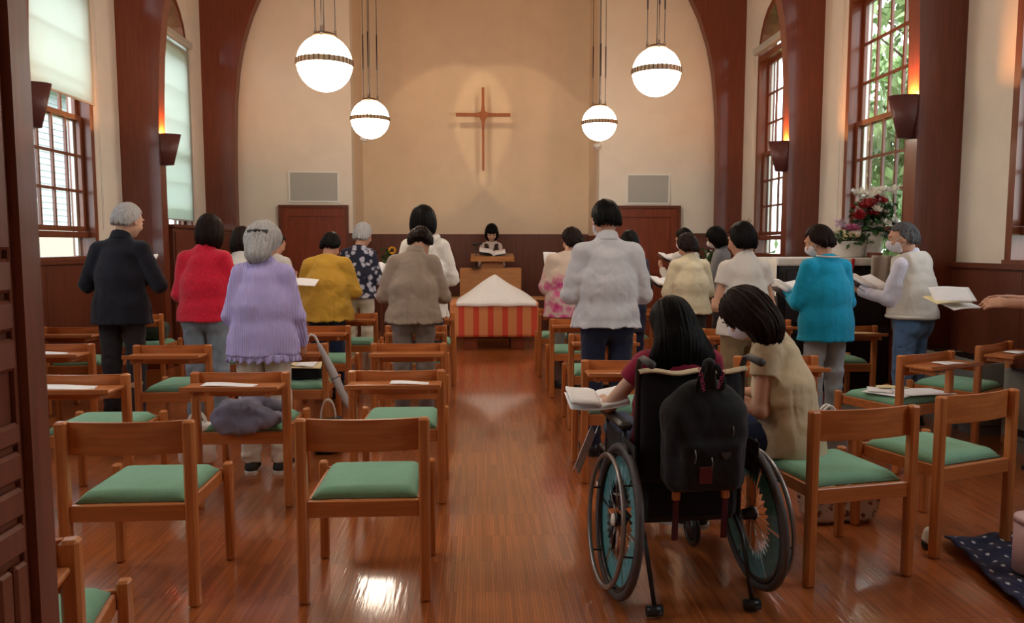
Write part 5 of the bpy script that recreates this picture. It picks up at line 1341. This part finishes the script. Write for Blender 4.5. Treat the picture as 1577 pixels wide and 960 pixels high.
# fringe of her hair over the forehead
v = Vol((-.13, -.1, -.02), (.13, .16, .15), .006); v.add(ellip((0, .004, .03), (.087, .106, .096)), .01); v.cut((0, 0, .035), (0, 0, -1)); v.cut((0, .03, 0), (0, -1, 0)); v.rough(lambda x, y, z: .003 * vnoise(x * 60, y * 4, z * 6, 3), .03)
P_, F_ = v.mesh(0); np_obj('fringe', P_, F_, M_HBLK, p['root'], (p['RH'] * p['J']['S'], p['HC']))

# ---- right side of the aisle
p = person('woman in a pale shirt with pink roses by the right of the aisle', 872, 885, 353, 7.5, rz=12, sw=0.40, g=1.06, lean=4, nod=14, hyaw=18, top=M_PINKFL, hem=.44, flare=.03, loose=.025, bottom=M_GREYT, hair='curly', hairm=M_HDK,
           arms={0: ((.24, .08, -1), (-.3, .85, .25))}, sleeve='three')
s_ = at(848, 402, 7.75); sheet((s_.x, s_.y, s_.z), .14, .20, 8, rx=62, label='white song sheet held up by the woman in pink roses')
p = person('tall black haired man in a pale grey blue jacket right of the aisle', 935, 935, 310, 5.05, rz=2, sw=0.47, g=1.16, lean=3, nod=12, hyaw=10, top=M_PALEJ, hem=.50, flare=.03, loose=.016, neck='collar', bottom=M_DKNAVY,
           hair='crop', hairm=M_HBLK, arms={0: ((.26, .04, -1), (-.45, .8, .25))}, mask=M_MASK, res=.0075, fold=.009)
open_book(between(p), .13, .2, 2, 40, label='hymn book held by the tall man in the pale jacket')
p = person('woman in dark navy mostly hidden by the tall man in the pale jacket', 968, 972, 357, 7.4, rz=0, sw=0.40, g=1.05, top=M_DKNAVY, hem=.36, hair='short', hairm=M_HBLK, bottom=M_DKNAVY, sleeve='long', neck='crew')
p = person('person in white beyond the cream cardigan holding up a white book', 1056, 1060, 353, 8.5, rz=18, sw=0.36, g=.98, top=M_WSHIRT, hair='crop', hairm=M_HBLK, hyaw=10, bottom=M_CHARC, mask=M_MASK,
           arms={0: ((.2, .3, -1), (-.2, .9, .5))})
b_ = at(1030, 399, 8.55); open_book((b_.x, b_.y, b_.z), .11, .16, 30, 25, label='white book held out left of the person behind the cream cardigan')
p = person('woman with short dark hair in a cream cardigan right of the centre', 1062, 1064, 362, 7.2, rz=8, sw=0.40, g=1.06, lean=5, nod=20, hyaw=10, top=M_CREAMC, hem=.49, flare=.02, loose=.015, neck='high', bottom=M_CHARC, hair='curly', hairm=M_HDK,
           arms={0: ((.28, .08, -1), (-.3, .85, .2))})
b_ = at(1020, 437, 7.4); open_book((b_.x, b_.y, b_.z), .12, .17, 22, 25, label='open book held left of the woman in the cream cardigan')
p = person('masked youngster in a grey shirt turned towards the left', 1112, 1108, 352, 9.0, rz=48, sw=0.36, g=.98, nod=20, hyaw=14, top=M_GREYS, hair='round', hairm=M_HBLK, bottom=M_CHARC, mask=M_MASK, neck='polo', sleeve='half')
p = person('boy in a white polo shirt and khaki trousers', 1146, 1147, 345, 5.2, rz=6, sw=0.38, g=1.0, lean=2, nod=10, hyaw=14, top=M_POLO, sleeve='short', hem=.50, flare=.012, loose=.010, neck='polo', bottom=M_KHAKI, hair='short', hairm=M_HBLK,
           arms={-1: ((.28, -.02, -1), (-.35, .8, -.05)), 1: ((.26, .0, -1), (-.35, .8, .0))}, res=.0075)
sp_ = MB()
for k in range(7): sp_.tube([(0 + .01 * (k - 3), -.05, .095), (.012 * (k - 3), -.065 - .004 * k, .125 + .006 * (k % 3))], [.004, .001], 5)
sp_.build('hair_tuft', M_HBLK, p['root']).matrix_local = Matrix.Translation(Vector(p['HC'])) @ Matrix(p['RH'].tolist()).to_4x4()
p = person('woman with short dark hair in a long turquoise top on the right', 1272, 1272, 349, 5.6, rz=12, sw=0.41, g=1.10, lean=5, nod=18, hyaw=26, top=M_TURQ, hem=.44, flare=.02, loose=.02, neck='crew', bottom=M_JEANS2, hair='short', hairm=M_HDK,
           arms={0: ((.26, .08, -1), (-.25, .85, .22))}, mask=M_MASK, res=.0075)
MB().tube([(.085 * math.cos(a), .004 + .078 * math.sin(a), p['J']['P2'][2] + .034 * p['J']['S'] + .006 * math.sin(a)) for a in [2 * math.pi * i / 30 for i in range(30)]], .0065, 8, closed=True).build('white_neckline', M_WSHIRT, p['root'])
b_ = at(1214, 450, 5.85); open_book((b_.x, b_.y, b_.z), .15, .21, 25, 22, label='thick open hymn book held left of the woman in turquoise', th=.035)
p = person('grey haired masked man in a beige vest over a lilac shirt', 1404, 1390, 345, 5.75, rz=32, sw=0.43, g=1.18, lean=3, nod=8, hyaw=34, top=M_PALEB, hem=.54, loose=.008, neck='polo', bottom=M_JEAN, hair='crop', hairm=M_HSALT, mask=M_MASK,
           arms={-1: ((.10, .28, -1), (.05, .9, .22)), 1: ((.12, -.16, -1), (.0, .1, -1))}, res=.0075)
J = p['J']; v = Vol((-.35, -.35, .7), (.35, .35, 1.6), .008); Rl = J['Rl']
v.add(slab((0, 0, .535 * p['H']), J['P0'], (.218, .170), (.218, .168), WX), .03).add(slab(J['P0'], J['P1'], (.212, .162), (.200, .150), WX), .04).add(slab(J['P1'], J['P2'] - V3(0, 0, .045), (.200, .150), (.182, .122), WX), .05)
v.add(capsule(J['P2'] + V3(-.12, 0, -.02), J['P2'] + V3(.12, 0, -.02), .073), .05)
v.cut(J['P2'] + V3(0, 0, .035), Rl @ V3(0, .3, 1)); v.cut(V3(0, 0, .53 * p['H']), (0, 0, -1)); v.cut(V3(.172, 0, 1.2), (1, 0, .12)); v.cut(V3(-.172, 0, 1.2), (-1, 0, .12))
v.carve(lambda x, y, z: np.minimum(y - .06, .035 - np.abs(x)))
v.rough(lambda x, y, z: .006 * vnoise(x * 16, y * 16, z * 9, 4) + .005 * vnoise(x * 14, y * 14, z * 26, 5))
P_, F_ = v.mesh(1); ve = np_obj('vest', P_, F_, M_VEST, p['root'])
MB().tube([(.216 * math.cos(a), .166 * math.sin(a), .54 * p['H']) for a in [2 * math.pi * i / 40 for i in range(40)]], .014, 8, closed=True).build('vest_hem', M_VEST, ve)
b_ = at(1333, 440, 6.0); open_book((b_.x, b_.y, b_.z), .15, .21, 25, 25, label='open hymn book held by the masked man in the beige vest', th=.03)

# ---- seated helper and the wheelchair user in the right foreground
p = person('woman in a beige tee seated at the chair edge, leaning to the wheelchair', 1226, 1172, 435, 3.45, rz=56, sw=0.38, g=1.06, lean=16, nod=26, hyaw=-6, side=0, sit=.44, top=M_KHTEE, sleeve='short', loose=.016, neck='crew', bottom=M_NAVYJ, hair='shoulder', hairm=M_HDK,
           arms={-1: ((.20, .02, -1), (-.30, .85, .22)), 1: ((.2, .2, -1), (-.35, .85, .05)), ('back', -1): V3(-.6, .2, .5), ('back', 1): V3(.6, .2, .5)}, mask=M_MASK, Hfix=1.58, res=.006, shoes=M_SNEAK, fold=.008, skin=M_SKIN)
HELP = p
p = person('long black haired person in a maroon tee sitting in the wheelchair', 1047, 1043, 460, 3.16, rz=6, sw=0.40, g=1.12, lean=2, nod=24, hyaw=8, sit=.47, top=M_MAROON, sleeve='short', loose=.014, neck='low', bottom=M_NAVYJ, hair='long', hairm=M_HBLK,
           arms={-1: ((.62, .28, -.82), (.05, 1, -.02)), 1: ((.20, .25, -1), (-.1, .9, .1)), ('back', -1): V3(-.1, 0, 1), ('thumb', -1): V3(1, 0, 0)}, Hfix=1.40, res=.006, skin=M_SKINP, shoes=M_SNEAK,
           legs={-1: (V3(-.13, .42, .54), V3(-.12, .55, .22)), 1: (V3(.13, .42, .54), V3(.12, .55, .22))})
WCU = p
# ---- the reader cut off by the right edge: long arms reach into the frame
p = person('person in light clothes cut off at the right edge, hands reaching in with papers', 1652, 1625, 288, 4.35, rz=58, sw=0.42, g=1.05, lean=6, nod=16, hyaw=0, top=M_WSHIRT, sleeve='short', hem=.48, bottom=M_WHT, hair='short', hairm=M_HBLK, shoes=M_SHOEW,
           arms={-1: ((.02, .12, -1), (-.05, 1, .02)), 1: ((.02, .12, -1), (-.26, 1, .06)), ('back', -1): V3(-.7, .0, .7), ('back', 1): V3(.5, .0, .8)}, res=.006, Hfix=1.72)
EDGE = p
c = between(p, -.0, .05)
for i, (dz, dx, rz_, rx_, lb, mm_) in enumerate(((-.02, -.02, 14, 16, 'large white sheet lowest in the hands at the right edge', M_PAPER), (.045, -.07, -14, 34, 'white sheet raised on top in the hands at the right edge', M_PAPER), (.012, -.10, 4, 12, 'yellow edged leaflet between the sheets at the right edge', M_CREAMP))):
    d = Vector((-math.sin(R(58)), math.cos(R(58)), 0)) * .10
    sheet(c + d + Vector((dx, 0, dz)), .24, .15, rz_, rx=rx_, ry=-6, label=lb, m=mm_, bend=.01)
# ------------------------------------------------------------ wheelchair
def rbox(c, hs, r, Rm=None):
    c = np.array(c, float); hs = np.array(hs, float) - r; Rm = np.eye(3) if Rm is None else Rm
    def f(x, y, z):
        qx, qy, qz = x - c[0], y - c[1], z - c[2]
        l = [np.abs(Rm[0, i] * qx + Rm[1, i] * qy + Rm[2, i] * qz) - hs[i] for i in range(3)]
        return np.sqrt(np.maximum(l[0], 0) ** 2 + np.maximum(l[1], 0) ** 2 + np.maximum(l[2], 0) ** 2) + np.minimum(np.maximum(np.maximum(l[0], l[1]), l[2]), 0) - r
    return f, _bb((c, float(np.linalg.norm(hs)) + r))
M_TURQP = mat('turquoise_film', (.035, .24, .30), .35, col2=(.10, .36, .40), scale=(40, 40, 40)); M_TIRE = mat('tyre_grey', (.075, .07, .075), .55, bump=.4, scale=(200, 200, 200))
M_RIMM = mat('brushed_rim', (.30, .28, .28), .35, metal=.8)
wc = empty('wheelchair', (.868, 2.985, 0), R(5), 'black wheelchair with turquoise spoke guards and a backpack hung on its handles', 'wheelchair')
def ring_pts(r, n=48): return [(0, r * math.cos(2 * math.pi * i / n), r * math.sin(2 * math.pi * i / n)) for i in range(n)]
spoke_me = None
for s in (-1, 1):
    w = MB().tube(ring_pts(.292), .0165, 12, closed=True).build('wheel', M_TIRE, wc, loc=(s * .283, 0, .308), rot=(0, R(s * -4.5), 0))
    MB().tube(ring_pts(.268), .011, 8, closed=True).build('rim', M_BLACKP, w)
    MB().tube([(s * .052, y, z) for _, y, z in ring_pts(.258)], .0095, 10, closed=True).build('hand_rim', M_RIMM, w)
    for k in range(6):
        a = k * math.pi / 3 + .2
        MB().tube([(0, .262 * math.cos(a), .262 * math.sin(a)), (s * .05, .256 * math.cos(a), .256 * math.sin(a))], .004, 6).build('rim_clip', M_BLACKP, w)
    h_ = MB().lathe([(.001, -.035), (.022, -.035), (.024, 0), (.03, .005), (.03, .012), (.001, .014)], 18, M=Matrix.Rotation(R(s * 90), 4, 'Y')).build('hub', M_DKMET, w)
    MB().lathe([(.001, 0), (.026, .0), (.024, .006), (.001, .008)], 20, M=Matrix.Rotation(R(s * 90), 4, 'Y')).build('hub_cap', M_WHITE, h_, loc=(s * .016, 0, 0))
    # ring shaped spoke guard with a ragged inner edge, cut into panels
    for k in range(6):
        poly = []; a0 = k * math.pi / 3 + .03; a1 = a0 + math.pi / 3 - .06
        out = [(a0 + (a1 - a0) * i / 12, .255) for i in range(13)]; inn = [(a1 - (a1 - a0) * i / 16, .185 if i % 2 else .155) for i in range(17)]
        for a, r in out + inn: poly.append((r * math.cos(a), r * math.sin(a)))
        n_ = len(poly); vs = [(-s * .006 + x, y, z) for x in (-.001, .001) for y, z in poly]; fs = []
        g_ = MB()
        for i in range(12):
            def pp_(a, r, x): return (x - s * .006, r * math.cos(a), r * math.sin(a))
            A0, A1 = a0 + (a1 - a0) * i / 12, a0 + (a1 - a0) * (i + 1) / 12; r0, r1 = (.185, .150) if i % 2 else (.150, .185)
            q = [pp_(A0, r0, -.001), pp_(A1, r1, -.001), pp_(A1, .255, -.001), pp_(A0, .255, -.001)]; q2 = [(x + .002, y, z) for x, y, z in q]
            g_.raw(q + q2, [(0, 1, 2, 3), (7, 6, 5, 4), (0, 4, 5, 1), (2, 6, 7, 3), (1, 5, 6, 2), (3, 7, 4, 0)])
        g_.build('spoke_guard', M_TURQP, w, fix=False)
    if spoke_me is None: spoke_me = MB().tube([(0, 0, .018), (0.0, 0, .262)], .0011, 4).build('spoke', M_CHROME, w); first = spoke_me
    for k in range(20):
        if k == 0 and s == -1: continue
        o = spoke_me.copy(); COL.objects.link(o); o.parent = w; o.rotation_euler = (2 * math.pi * k / 20, 0, 0); o.location = (s * .006 * (1 if k % 2 else -1), 0, 0)
# frame
for s in (-1, 1):
    MB().tube([(s * .215, -.02, .30), (s * .215, -.03, .93), (s * .215, -.055, .965), (s * .215, -.10, .975)], .0125, 10).build('back_tube', M_BLACKP, wc)
    MB().tube([(s * .215, -.09, .975), (s * .215, -.20, .968)], [.0145, .016], 12).build('push_handle', M_RUB, wc)
    f_ = MB().tube([(s * .225, -.02, .30), (s * .225, .42, .30), (s * .225, .50, .36), (s * .225, .50, .48), (s * .225, .0, .47)], .012, 10)
    f_.build('side_frame', M_BLACKP, wc)
    MB().box(s * .245 - .028, s * .245 + .028, .02, .36, .665, .70, bev=.012).tube([(s * .245, .05, .47), (s * .245, .05, .67)], .01, 8).tube([(s * .245, .32, .47), (s * .245, .32, .67)], .01, 8).build('armrest', M_BLACKP, wc)
    MB().box(s * .250 - .003, s * .250 + .003, -.12, .30, .50, .64, bev=.003).build('side_guard', M_BLACK, wc)
    at_ = MB().tube([(s * .20, -.02, .32), (s * .20, -.10, .26), (s * .195, -.215, .045)], .0095, 8).build('anti_tip_bar', M_BLACKP, wc)
    MB().tube([(s * .195 - .03, -.215, .027), (s * .195 + .03, -.215, .027)], .022, 14).build('anti_tip_roller', M_BLACKP, at_)
    cs = MB().tube([(s * .20, .44 + .075 * math.cos(a), .085 + .070 * math.sin(a)) for a in [2 * math.pi * i / 24 for i in range(24)]], .014, 8, closed=True).tube([(s * .20 - .012, .44, .085), (s * .20 + .012, .44, .085)], .055, 16).build('caster_wheel', M_BLACKP, wc)
    MB().tube([(s * .20, .44, .085), (s * .232, .44, .09), (s * .232, .42, .2), (s * .22, .42, .31)], .008, 8).build('caster_fork', M_BLACKP, wc)
    MB().tube([(s * .19, .50, .46), (s * .17, .60, .30), (s * .15, .66, .15)], .010, 8).box(min(s * .03, s * .17), max(s * .03, s * .17), .58, .76, .145, .155, bev=.003).build('footrest', M_BLACKP, wc)
    MB().tube([(s * .255, -.02, .60), (s * .272, -.05, .63), (s * .262, -.09, .60)], .006, 6).build('brake_lever', M_BLACKP, wc)
MB().grid(14, 12, lambda u, v: ((u - .5) * .42, -.035 - .035 * math.sin(u * 3.14) - .02 * math.sin(v * 3.14), .47 + .45 * v + .0 * u), thick=.012).build('back_sling', M_BLACK, wc)
MB().box(-.215, .215, .0, .42, .45, .485, bev=.015).build('seat_cushion', M_BLACK, wc)
MB().box(-.205, .205, -.06, .34, .30, .465, bev=.03).build('under_seat_bag', M_BLACK, wc)
MB().tube([(-.215, -.01, .32), (.215, .3, .30)], .01, 8).tube([(.215, -.01, .32), (-.215, .3, .30)], .01, 8).build('cross_brace', M_BLACKP, wc)
# cream and pale cloth draped over the back
MB().grid(24, 8, lambda u, v: ((u - .5) * .44, -.070 + .05 * v - .022 * math.sin(u * 3.14), .915 + .012 * math.sin(v * 3.14) + .006 * math.sin(u * 14)), thick=.006).build('back_pad', M_KHTEE, wc)

# backpack hanging on the handles
wcm = Matrix.Translation((.868, 2.985, 0)) @ Matrix.Rotation(R(5), 4, 'Z')
bp_ = wcm @ Vector((.0, -.17, .70))
v = Vol((-.2, -.16, -.26), (.2, .13, .24), .006)
v.add(rbox((0, 0, -.05), (.155, .075, .17), .05), .03).add(ellip((0, .0, .07), (.145, .075, .14)), .06).add(rbox((0, -.07, -.10), (.118, .045, .10), .035), .025).add(capsule((-.10, -.06, .03), (.10, -.06, .03), .02), .05)
v.rough(lambda x, y, z: .006 * vnoise(x * 14, y * 14, z * 14, 2) + .003 * vnoise(x * 30, y * 30, z * 18, 3)); P_, F_ = v.mesh(1)
bk = np_obj('backpack', P_, F_, M_BLACK); bk.location = bp_; bk.rotation_euler = (R(3), 0, R(5)); tag(bk, 'black backpack hanging behind the wheelchair from its push handles', 'backpack')
MB().tube([(.112 * math.cos(a) , -.075, .02 + .075 * math.sin(a)) for a in [math.pi * i / 16 for i in range(17)]], .004, 6).build('zipper', M_DKMET, bk)
for x, z in ((-.075, -.03), (-.01, -.06), (.075, .06)): MB().tube([(x, -.118 if z < 0 else -.09, z), (x + .004, -.122 if z < 0 else -.10, z - .025), (x, -.12 if z < 0 else -.10, z - .05)], [.003, .0015, .0035], 6).build('zip_pull', M_RIMM, bk)
MB().box(-.025, .025, -.006, .0, -.03, .035, bev=.004).build('dark_red_patch', mat('dark_red_patch', (.10, .01, .018), .4), bk, loc=(-.03, -.116, -.13))
MB().prism([(-.018, .012), (.018, .012), (.018, 0), (0, -.016), (-.018, 0)], -.003, 0, 'xz').build('badge', mat('badge_grey', (.05, .05, .055), .5), bk, loc=(.045, -.116, -.055))
M_PINKT = mat('pink_print', (.55, .06, .22), .6)
def text_mesh(body, size, mt, name, parent, Mx):
    c = bpy.data.curves.new(name, 'FONT'); c.body = body; c.size = size; c.extrude = .0006; c.align_x = 'CENTER'; c.align_y = 'CENTER'
    t_ = bpy.data.objects.new(name, c); COL.objects.link(t_); bpy.context.view_layer.update()
    me = bpy.data.meshes.new_from_object(t_.evaluated_get(bpy.context.evaluated_depsgraph_get())); bpy.data.objects.remove(t_)
    me.materials.clear(); me.materials.append(mt); o = bpy.data.objects.new(name, me); COL.objects.link(o); o.parent = parent; o.matrix_local = Mx; return o
for s, wd in ((-1, 'WORLD B'), (1, 'WORLD')):
    st = MB().grid(3, 14, lambda u, v: ((s * (.018 + .028 * v)) + (u - .5) * .024 + s * .01 * math.sin(v * 3), -.045 - .012 * math.sin(v * 3.14) + .05 * (1 - v) * 0, .275 - .10 * v), thick=.004).build('carry_strap', M_BLACK, bk)
    Mx = Matrix.Translation((s * .038, -.0625, .222)) @ Matrix.Rotation(R(s * 14), 4, 'Y') @ Matrix.Rotation(R(90), 4, 'X') @ Matrix.Rotation(R(90), 4, 'Z')
    text_mesh(wd, .021, M_PINKT, 'strap_lettering', st, Mx)
    b_ = MB().box(-.012, .012, -.004, .004, -.19, 0, bev=.002).build('hanging_strap', mat('dark_pink_webbing', (.08, .012, .03), .8), bk, loc=(s * .098 - .01, -.03, -.225))
    MB().box(-.016, .016, -.009, .009, -.03, .02, bev=.005).box(-.01, .01, -.011, .011, .02, .035, bev=.003).build('orange_buckle', mat('orange_plastic', (.50, .20, .08), .4), b_)
v = Vol((-.05, -.05, -.05), (.05, .05, .16), .006); v.add(capsule((-.02, 0, 0), (0, 0, .1), .02), .02).add(capsule((.02, 0, 0), (0, 0, .1), .02), .02); P_, F_ = v.mesh(1)
ld_ = np_obj('grab_loop', P_, F_, M_BLACK, bk); ld_.location = (0, -.03, .17)
# book and cloth beside the left armrest
q = wcm @ Vector((-.30, .30, .735)); open_book(q, .125, .20, 0, 8, -4, label='open book lying under the left forearm on the wheelchair', cover=M_PAPER, th=.015)
q = wcm @ Vector((-.30, .16, .60)); 
dr = MB().grid(12, 12, lambda u, v: ((u - .5) * .05 - .07 * v, (v - .5) * .02 + .06 * (u - .5), -.19 * v + .02 * math.sin(u * 7)), thick=.003).build('white_cloth', M_MASK, loc=q + Vector((-.02, .18, .0))); tag(dr, 'white cloth hanging beside the left wheel of the wheelchair', 'cloth')
q = HELP['hand'][-1] + Vector((-.01, .03, .03)); sheet(q, .15, .20, 30, rx=50, label='white song sheet in the hands of the seated woman in the beige tee')

# ------------------------------------------------------------ things lying about
p = on_chair('B2', .02, .10, .50)
v = Vol((-.26, -.22, -.11), (.24, .25, .15), .007)
v.add(ellip((-.06, -.03, .01), (.13, .12, .075)), .05).add(ellip((.03, -.08, -.02), (.15, .09, .055)), .05).add(capsule((-.02, .08, .05), (.13, .13, .0), .045), .04).add(capsule((-.13, -.1, -.04), (.0, -.14, -.05), .045), .06).add(capsule((.05, .06, .06), (-.05, .12, .09), .04), .04).add(capsule((.08, -.06, 0), (.18, .0, -.02), .03), .04)
v.rough(lambda x, y, z: .017 * vnoise(x * 13 + z * 10, y * 22, z * 18, 5) + .008 * vnoise(x * 34, y * 20 + x * 20, z * 30, 6)); P_, F_ = v.mesh(1)
b_ = np_obj('folded_garment', P_, F_, mat('mauve_grey_cloth', (.22, .22, .31), .9, var=.05, bump=.3, scale=(9, 9, 9), bscale=(200, 200, 200))); b_.location = p; tag(b_, 'crumpled mauve grey garment on the chair seat behind the woman in lavender', 'garment')

p0, p1 = at(487, 522, 5.12), at(540, 632, 5.05)
u_ = empty('folded_umbrella', p0, label='pale grey folded umbrella hooked over the chair back beside the yellow booklet', cat='umbrella')
d = (p1 - p0); M_UMB = mat('pale_umbrella', (.42, .42, .44), .7)
n_ = 18; MB().tube([d * t for t in [.08 + .9 * i / n_ for i in range(n_ + 1)]], [.014 + .016 * math.sin(min(1, i / n_ * 1.5) * 3.14 * .6) * (1 - (i / n_) ** 6 * .8) for i in range(n_ + 1)], 10).build('canopy', M_UMB, u_)
MB().tube([d * .1, Vector((0, 0, 0)), Vector((-.012, 0, .02)), Vector((-.035, 0, .028)), Vector((-.055, 0, .012)), Vector((-.058, 0, -.012))], .009, 8).build('handle', M_WHITE, u_)
MB().tube([d * .98, d * 1.03], .004, 6).build('tip', M_DKMET, u_)
MB().tube([d * .55 + Vector((.0, 0, 0)), d * .56], .031, 12).build('tie_band', M_BLACKP, u_)

def bag(name, loc, hs, label, mt, rz=0, handle=True, hm=None, hgt=.16):
    v = Vol((-hs[0] - .05, -hs[1] - .05, -.02), (hs[0] + .05, hs[1] + .05, hs[2] * 2 + .05), .008)
    v.add(rbox((0, 0, hs[2]), (hs[0], hs[1], hs[2]), min(hs) * .55), .02); v.rough(lambda x, y, z: .014 * vnoise(x * 11, y * 11, z * 9, int(loc[0] * 50)) + .005 * vnoise(x * 30, y * 30, z * 24, 9)); P_, F_ = v.mesh(1)
    o = np_obj(name, P_, F_, mt); P_; o.location = loc; o.rotation_euler = (0, 0, R(rz)); tag(o, label, 'bag')
    if handle:
        for s in (-1, 1): MB().tube([(hs[0] * .5 * math.cos(a), s * hs[1] * .3, hs[2] * 2 - .02 + hgt * math.sin(a)) for a in [math.pi * i / 12 for i in range(13)]], .007, 6).build('handle', hm or mt, o)
    return o
M_TOTE = blossom('patterned_canvas', (.66, .62, .55), (.16, .05, .03), (.05, .06, .16), 26, .50)
c = (on(1240, 800) + on(1345, 815)) / 2; bag('tote_bag', (c.x + .02, c.y + .06, .006), (.20, .07, .085), 'cream tote bag with dark printed motifs under the foreground chair on the right', M_TOTE, 6, True, M_RUN, .12)
q = on_chair('C3', .06, .22, .458); bag('handbag', (q.x - .03, q.y, .462), (.15, .08, .045), 'black handbag on the chair seat below the umbrella', M_BLACK, 0, False)
for i, (dx, a, mm_, lb, w_, h_) in enumerate(((-.02, 4, M_CREAMP, 'cream folder on the black handbag below the umbrella', .3, .2), (.03, -8, M_PAPER, 'white slip topmost on the cream folder below the umbrella', .13, .17))):
    sheet((q.x + dx - .02, q.y - .0, .562 + .008 * i), w_, h_, a, rx=10, label=lb, m=mm_, th=.003)
q = on_chair('E1', .42, .2, 0); bag('shoulder_bag', (on_chair('E1', .0, .25, 0).x + .05, on_chair('E1', 0, .22, 0).y, .462), (.15, .12, .09), 'dark green bag on the chair seat beside the left wall', cloth('dark_green_canvas', (.03, .05, .035)), 10, False)
bag('white_handled_bag', (-1.0, 5.15, .005), (.10, .07, .12), 'dark bag with white looped handle beside the umbrella tip', M_BLACK, 10, True, M_RUN, .14)
bag('black_bag', (1.0, 6.25, .004), (.14, .09, .14), 'black bag on the floor under the green seat behind the pale jacket man', M_BLACK, 0, True, None, .1)
bag('wicker_bag', (2.72, 5.35, .004), (.17, .08, .12), 'dark wicker bag on the floor between turquoise top and beige vest', mat('dark_wicker', (.10, .075, .05), .7, bump=.8, scale=(80, 80, 60)), 10, True, None, .1)
bag('white_tote', (-1.78, 4.88, .004), (.11, .05, .14), 'white paper bag on the floor left of the woman in lavender', M_WHITE, 5, True, None, .08)
bag('cloth_bag', (1.93, 4.0, .004), (.10, .06, .22), 'dark cloth bag with a cream handle ring beyond the foreground chair', M_GREYT, 0, True, M_RUN, .12)

# blanket with white stars, pink cylinder
M_BLK = cloth('navy_blanket', (.010, .014, .055), .1); M_STAR = cloth('star_white', (.70, .70, .72), .02)
c0, c1, c2, c3 = on(1452, 838), on(1590, 826), on(1640, 985), on(1515, 900)
A_, B_ = Vector((2.24, 3.42, 0)), Vector((.72, .12, 0)); C_ = Vector((-.16, -.80, 0))
def bl(u, v): 
    p = A_ + B_ * u + C_ * v; e = min(u, v, 1 - u, 1 - v)
    return (p.x, p.y, .010 + .012 * math.sin(u * 13 + v * 5) ** 2 + .010 * math.sin(v * 17 + u * 3) ** 2 + (.025 * max(0, .12 - u) / .12))
m = MB(); m.grid(44, 44, lambda u, v: bl(u, 1 - v), mi=0, thick=.008)
for i in range(9):
    for j in range(11):
        u0, v0 = .06 + i * .11, .05 + (j + .5 * (i % 2)) * .088
        if v0 > .97: continue
        c_ = Vector(bl(u0, v0)); pts = []
        for k in range(10):
            a = math.pi * k / 5 + i + j; r_ = .0155 if k % 2 == 0 else .0065; du, dv = r_ * math.cos(a) / .73, r_ * math.sin(a) / .82
            q = Vector(bl(u0 + du, v0 + dv)); pts.append((q.x, q.y, q.z + .0018))
        m.raw([(c_.x, c_.y, c_.z + .002)] + pts, [(0, 1 + k, 1 + (k + 1) % 10) for k in range(10)], 1)
bl_o = m.build('star_blanket', [M_BLK, M_STAR], fix=False); tag(bl_o, 'navy blanket with white stars spread on the floor at the lower right', 'blanket')
cy = on(1590, 892)
o = empty('pink_canister', (cy.x, cy.y - .0, .03), label='pale pink cylinder standing on the star blanket', cat='canister')
MB().lathe([(.001, 0), (.072, 0), (.078, .006), (.078, .215), (.001, .215)], 32).build('body', mat('pale_pink', (.62, .42, .46), .5), o)
MB().lathe([(.001, .215), (.080, .215), (.080, .235), (.074, .242), (.001, .244)], 32).build('lid', mat('pink_lid', (.68, .48, .52), .45), o)
s_ = on(1430, 846); v = Vol((-.06, -.06, -.01), (.06, .06, .12), .006); v.add(ellip((0, 0, .045), (.03, .035, .045)), .02).add(ellip((0, .0, .085), (.022, .022, .022)), .02); P_, F_ = v.mesh(1)
tb = np_obj('small_toy', P_, F_, M_WHITE); tb.location = (s_.x, s_.y, .0); tag(tb, 'small black and white toy peeping out behind the chair leg by the blanket', 'toy')
ty = MB().lathe([(.001, 0), (.026, 0), (.034, .02), (.03, .045), (.001, .048)], 14).build('dark_patch', M_BLACKP, tb, loc=(0, 0, .0))
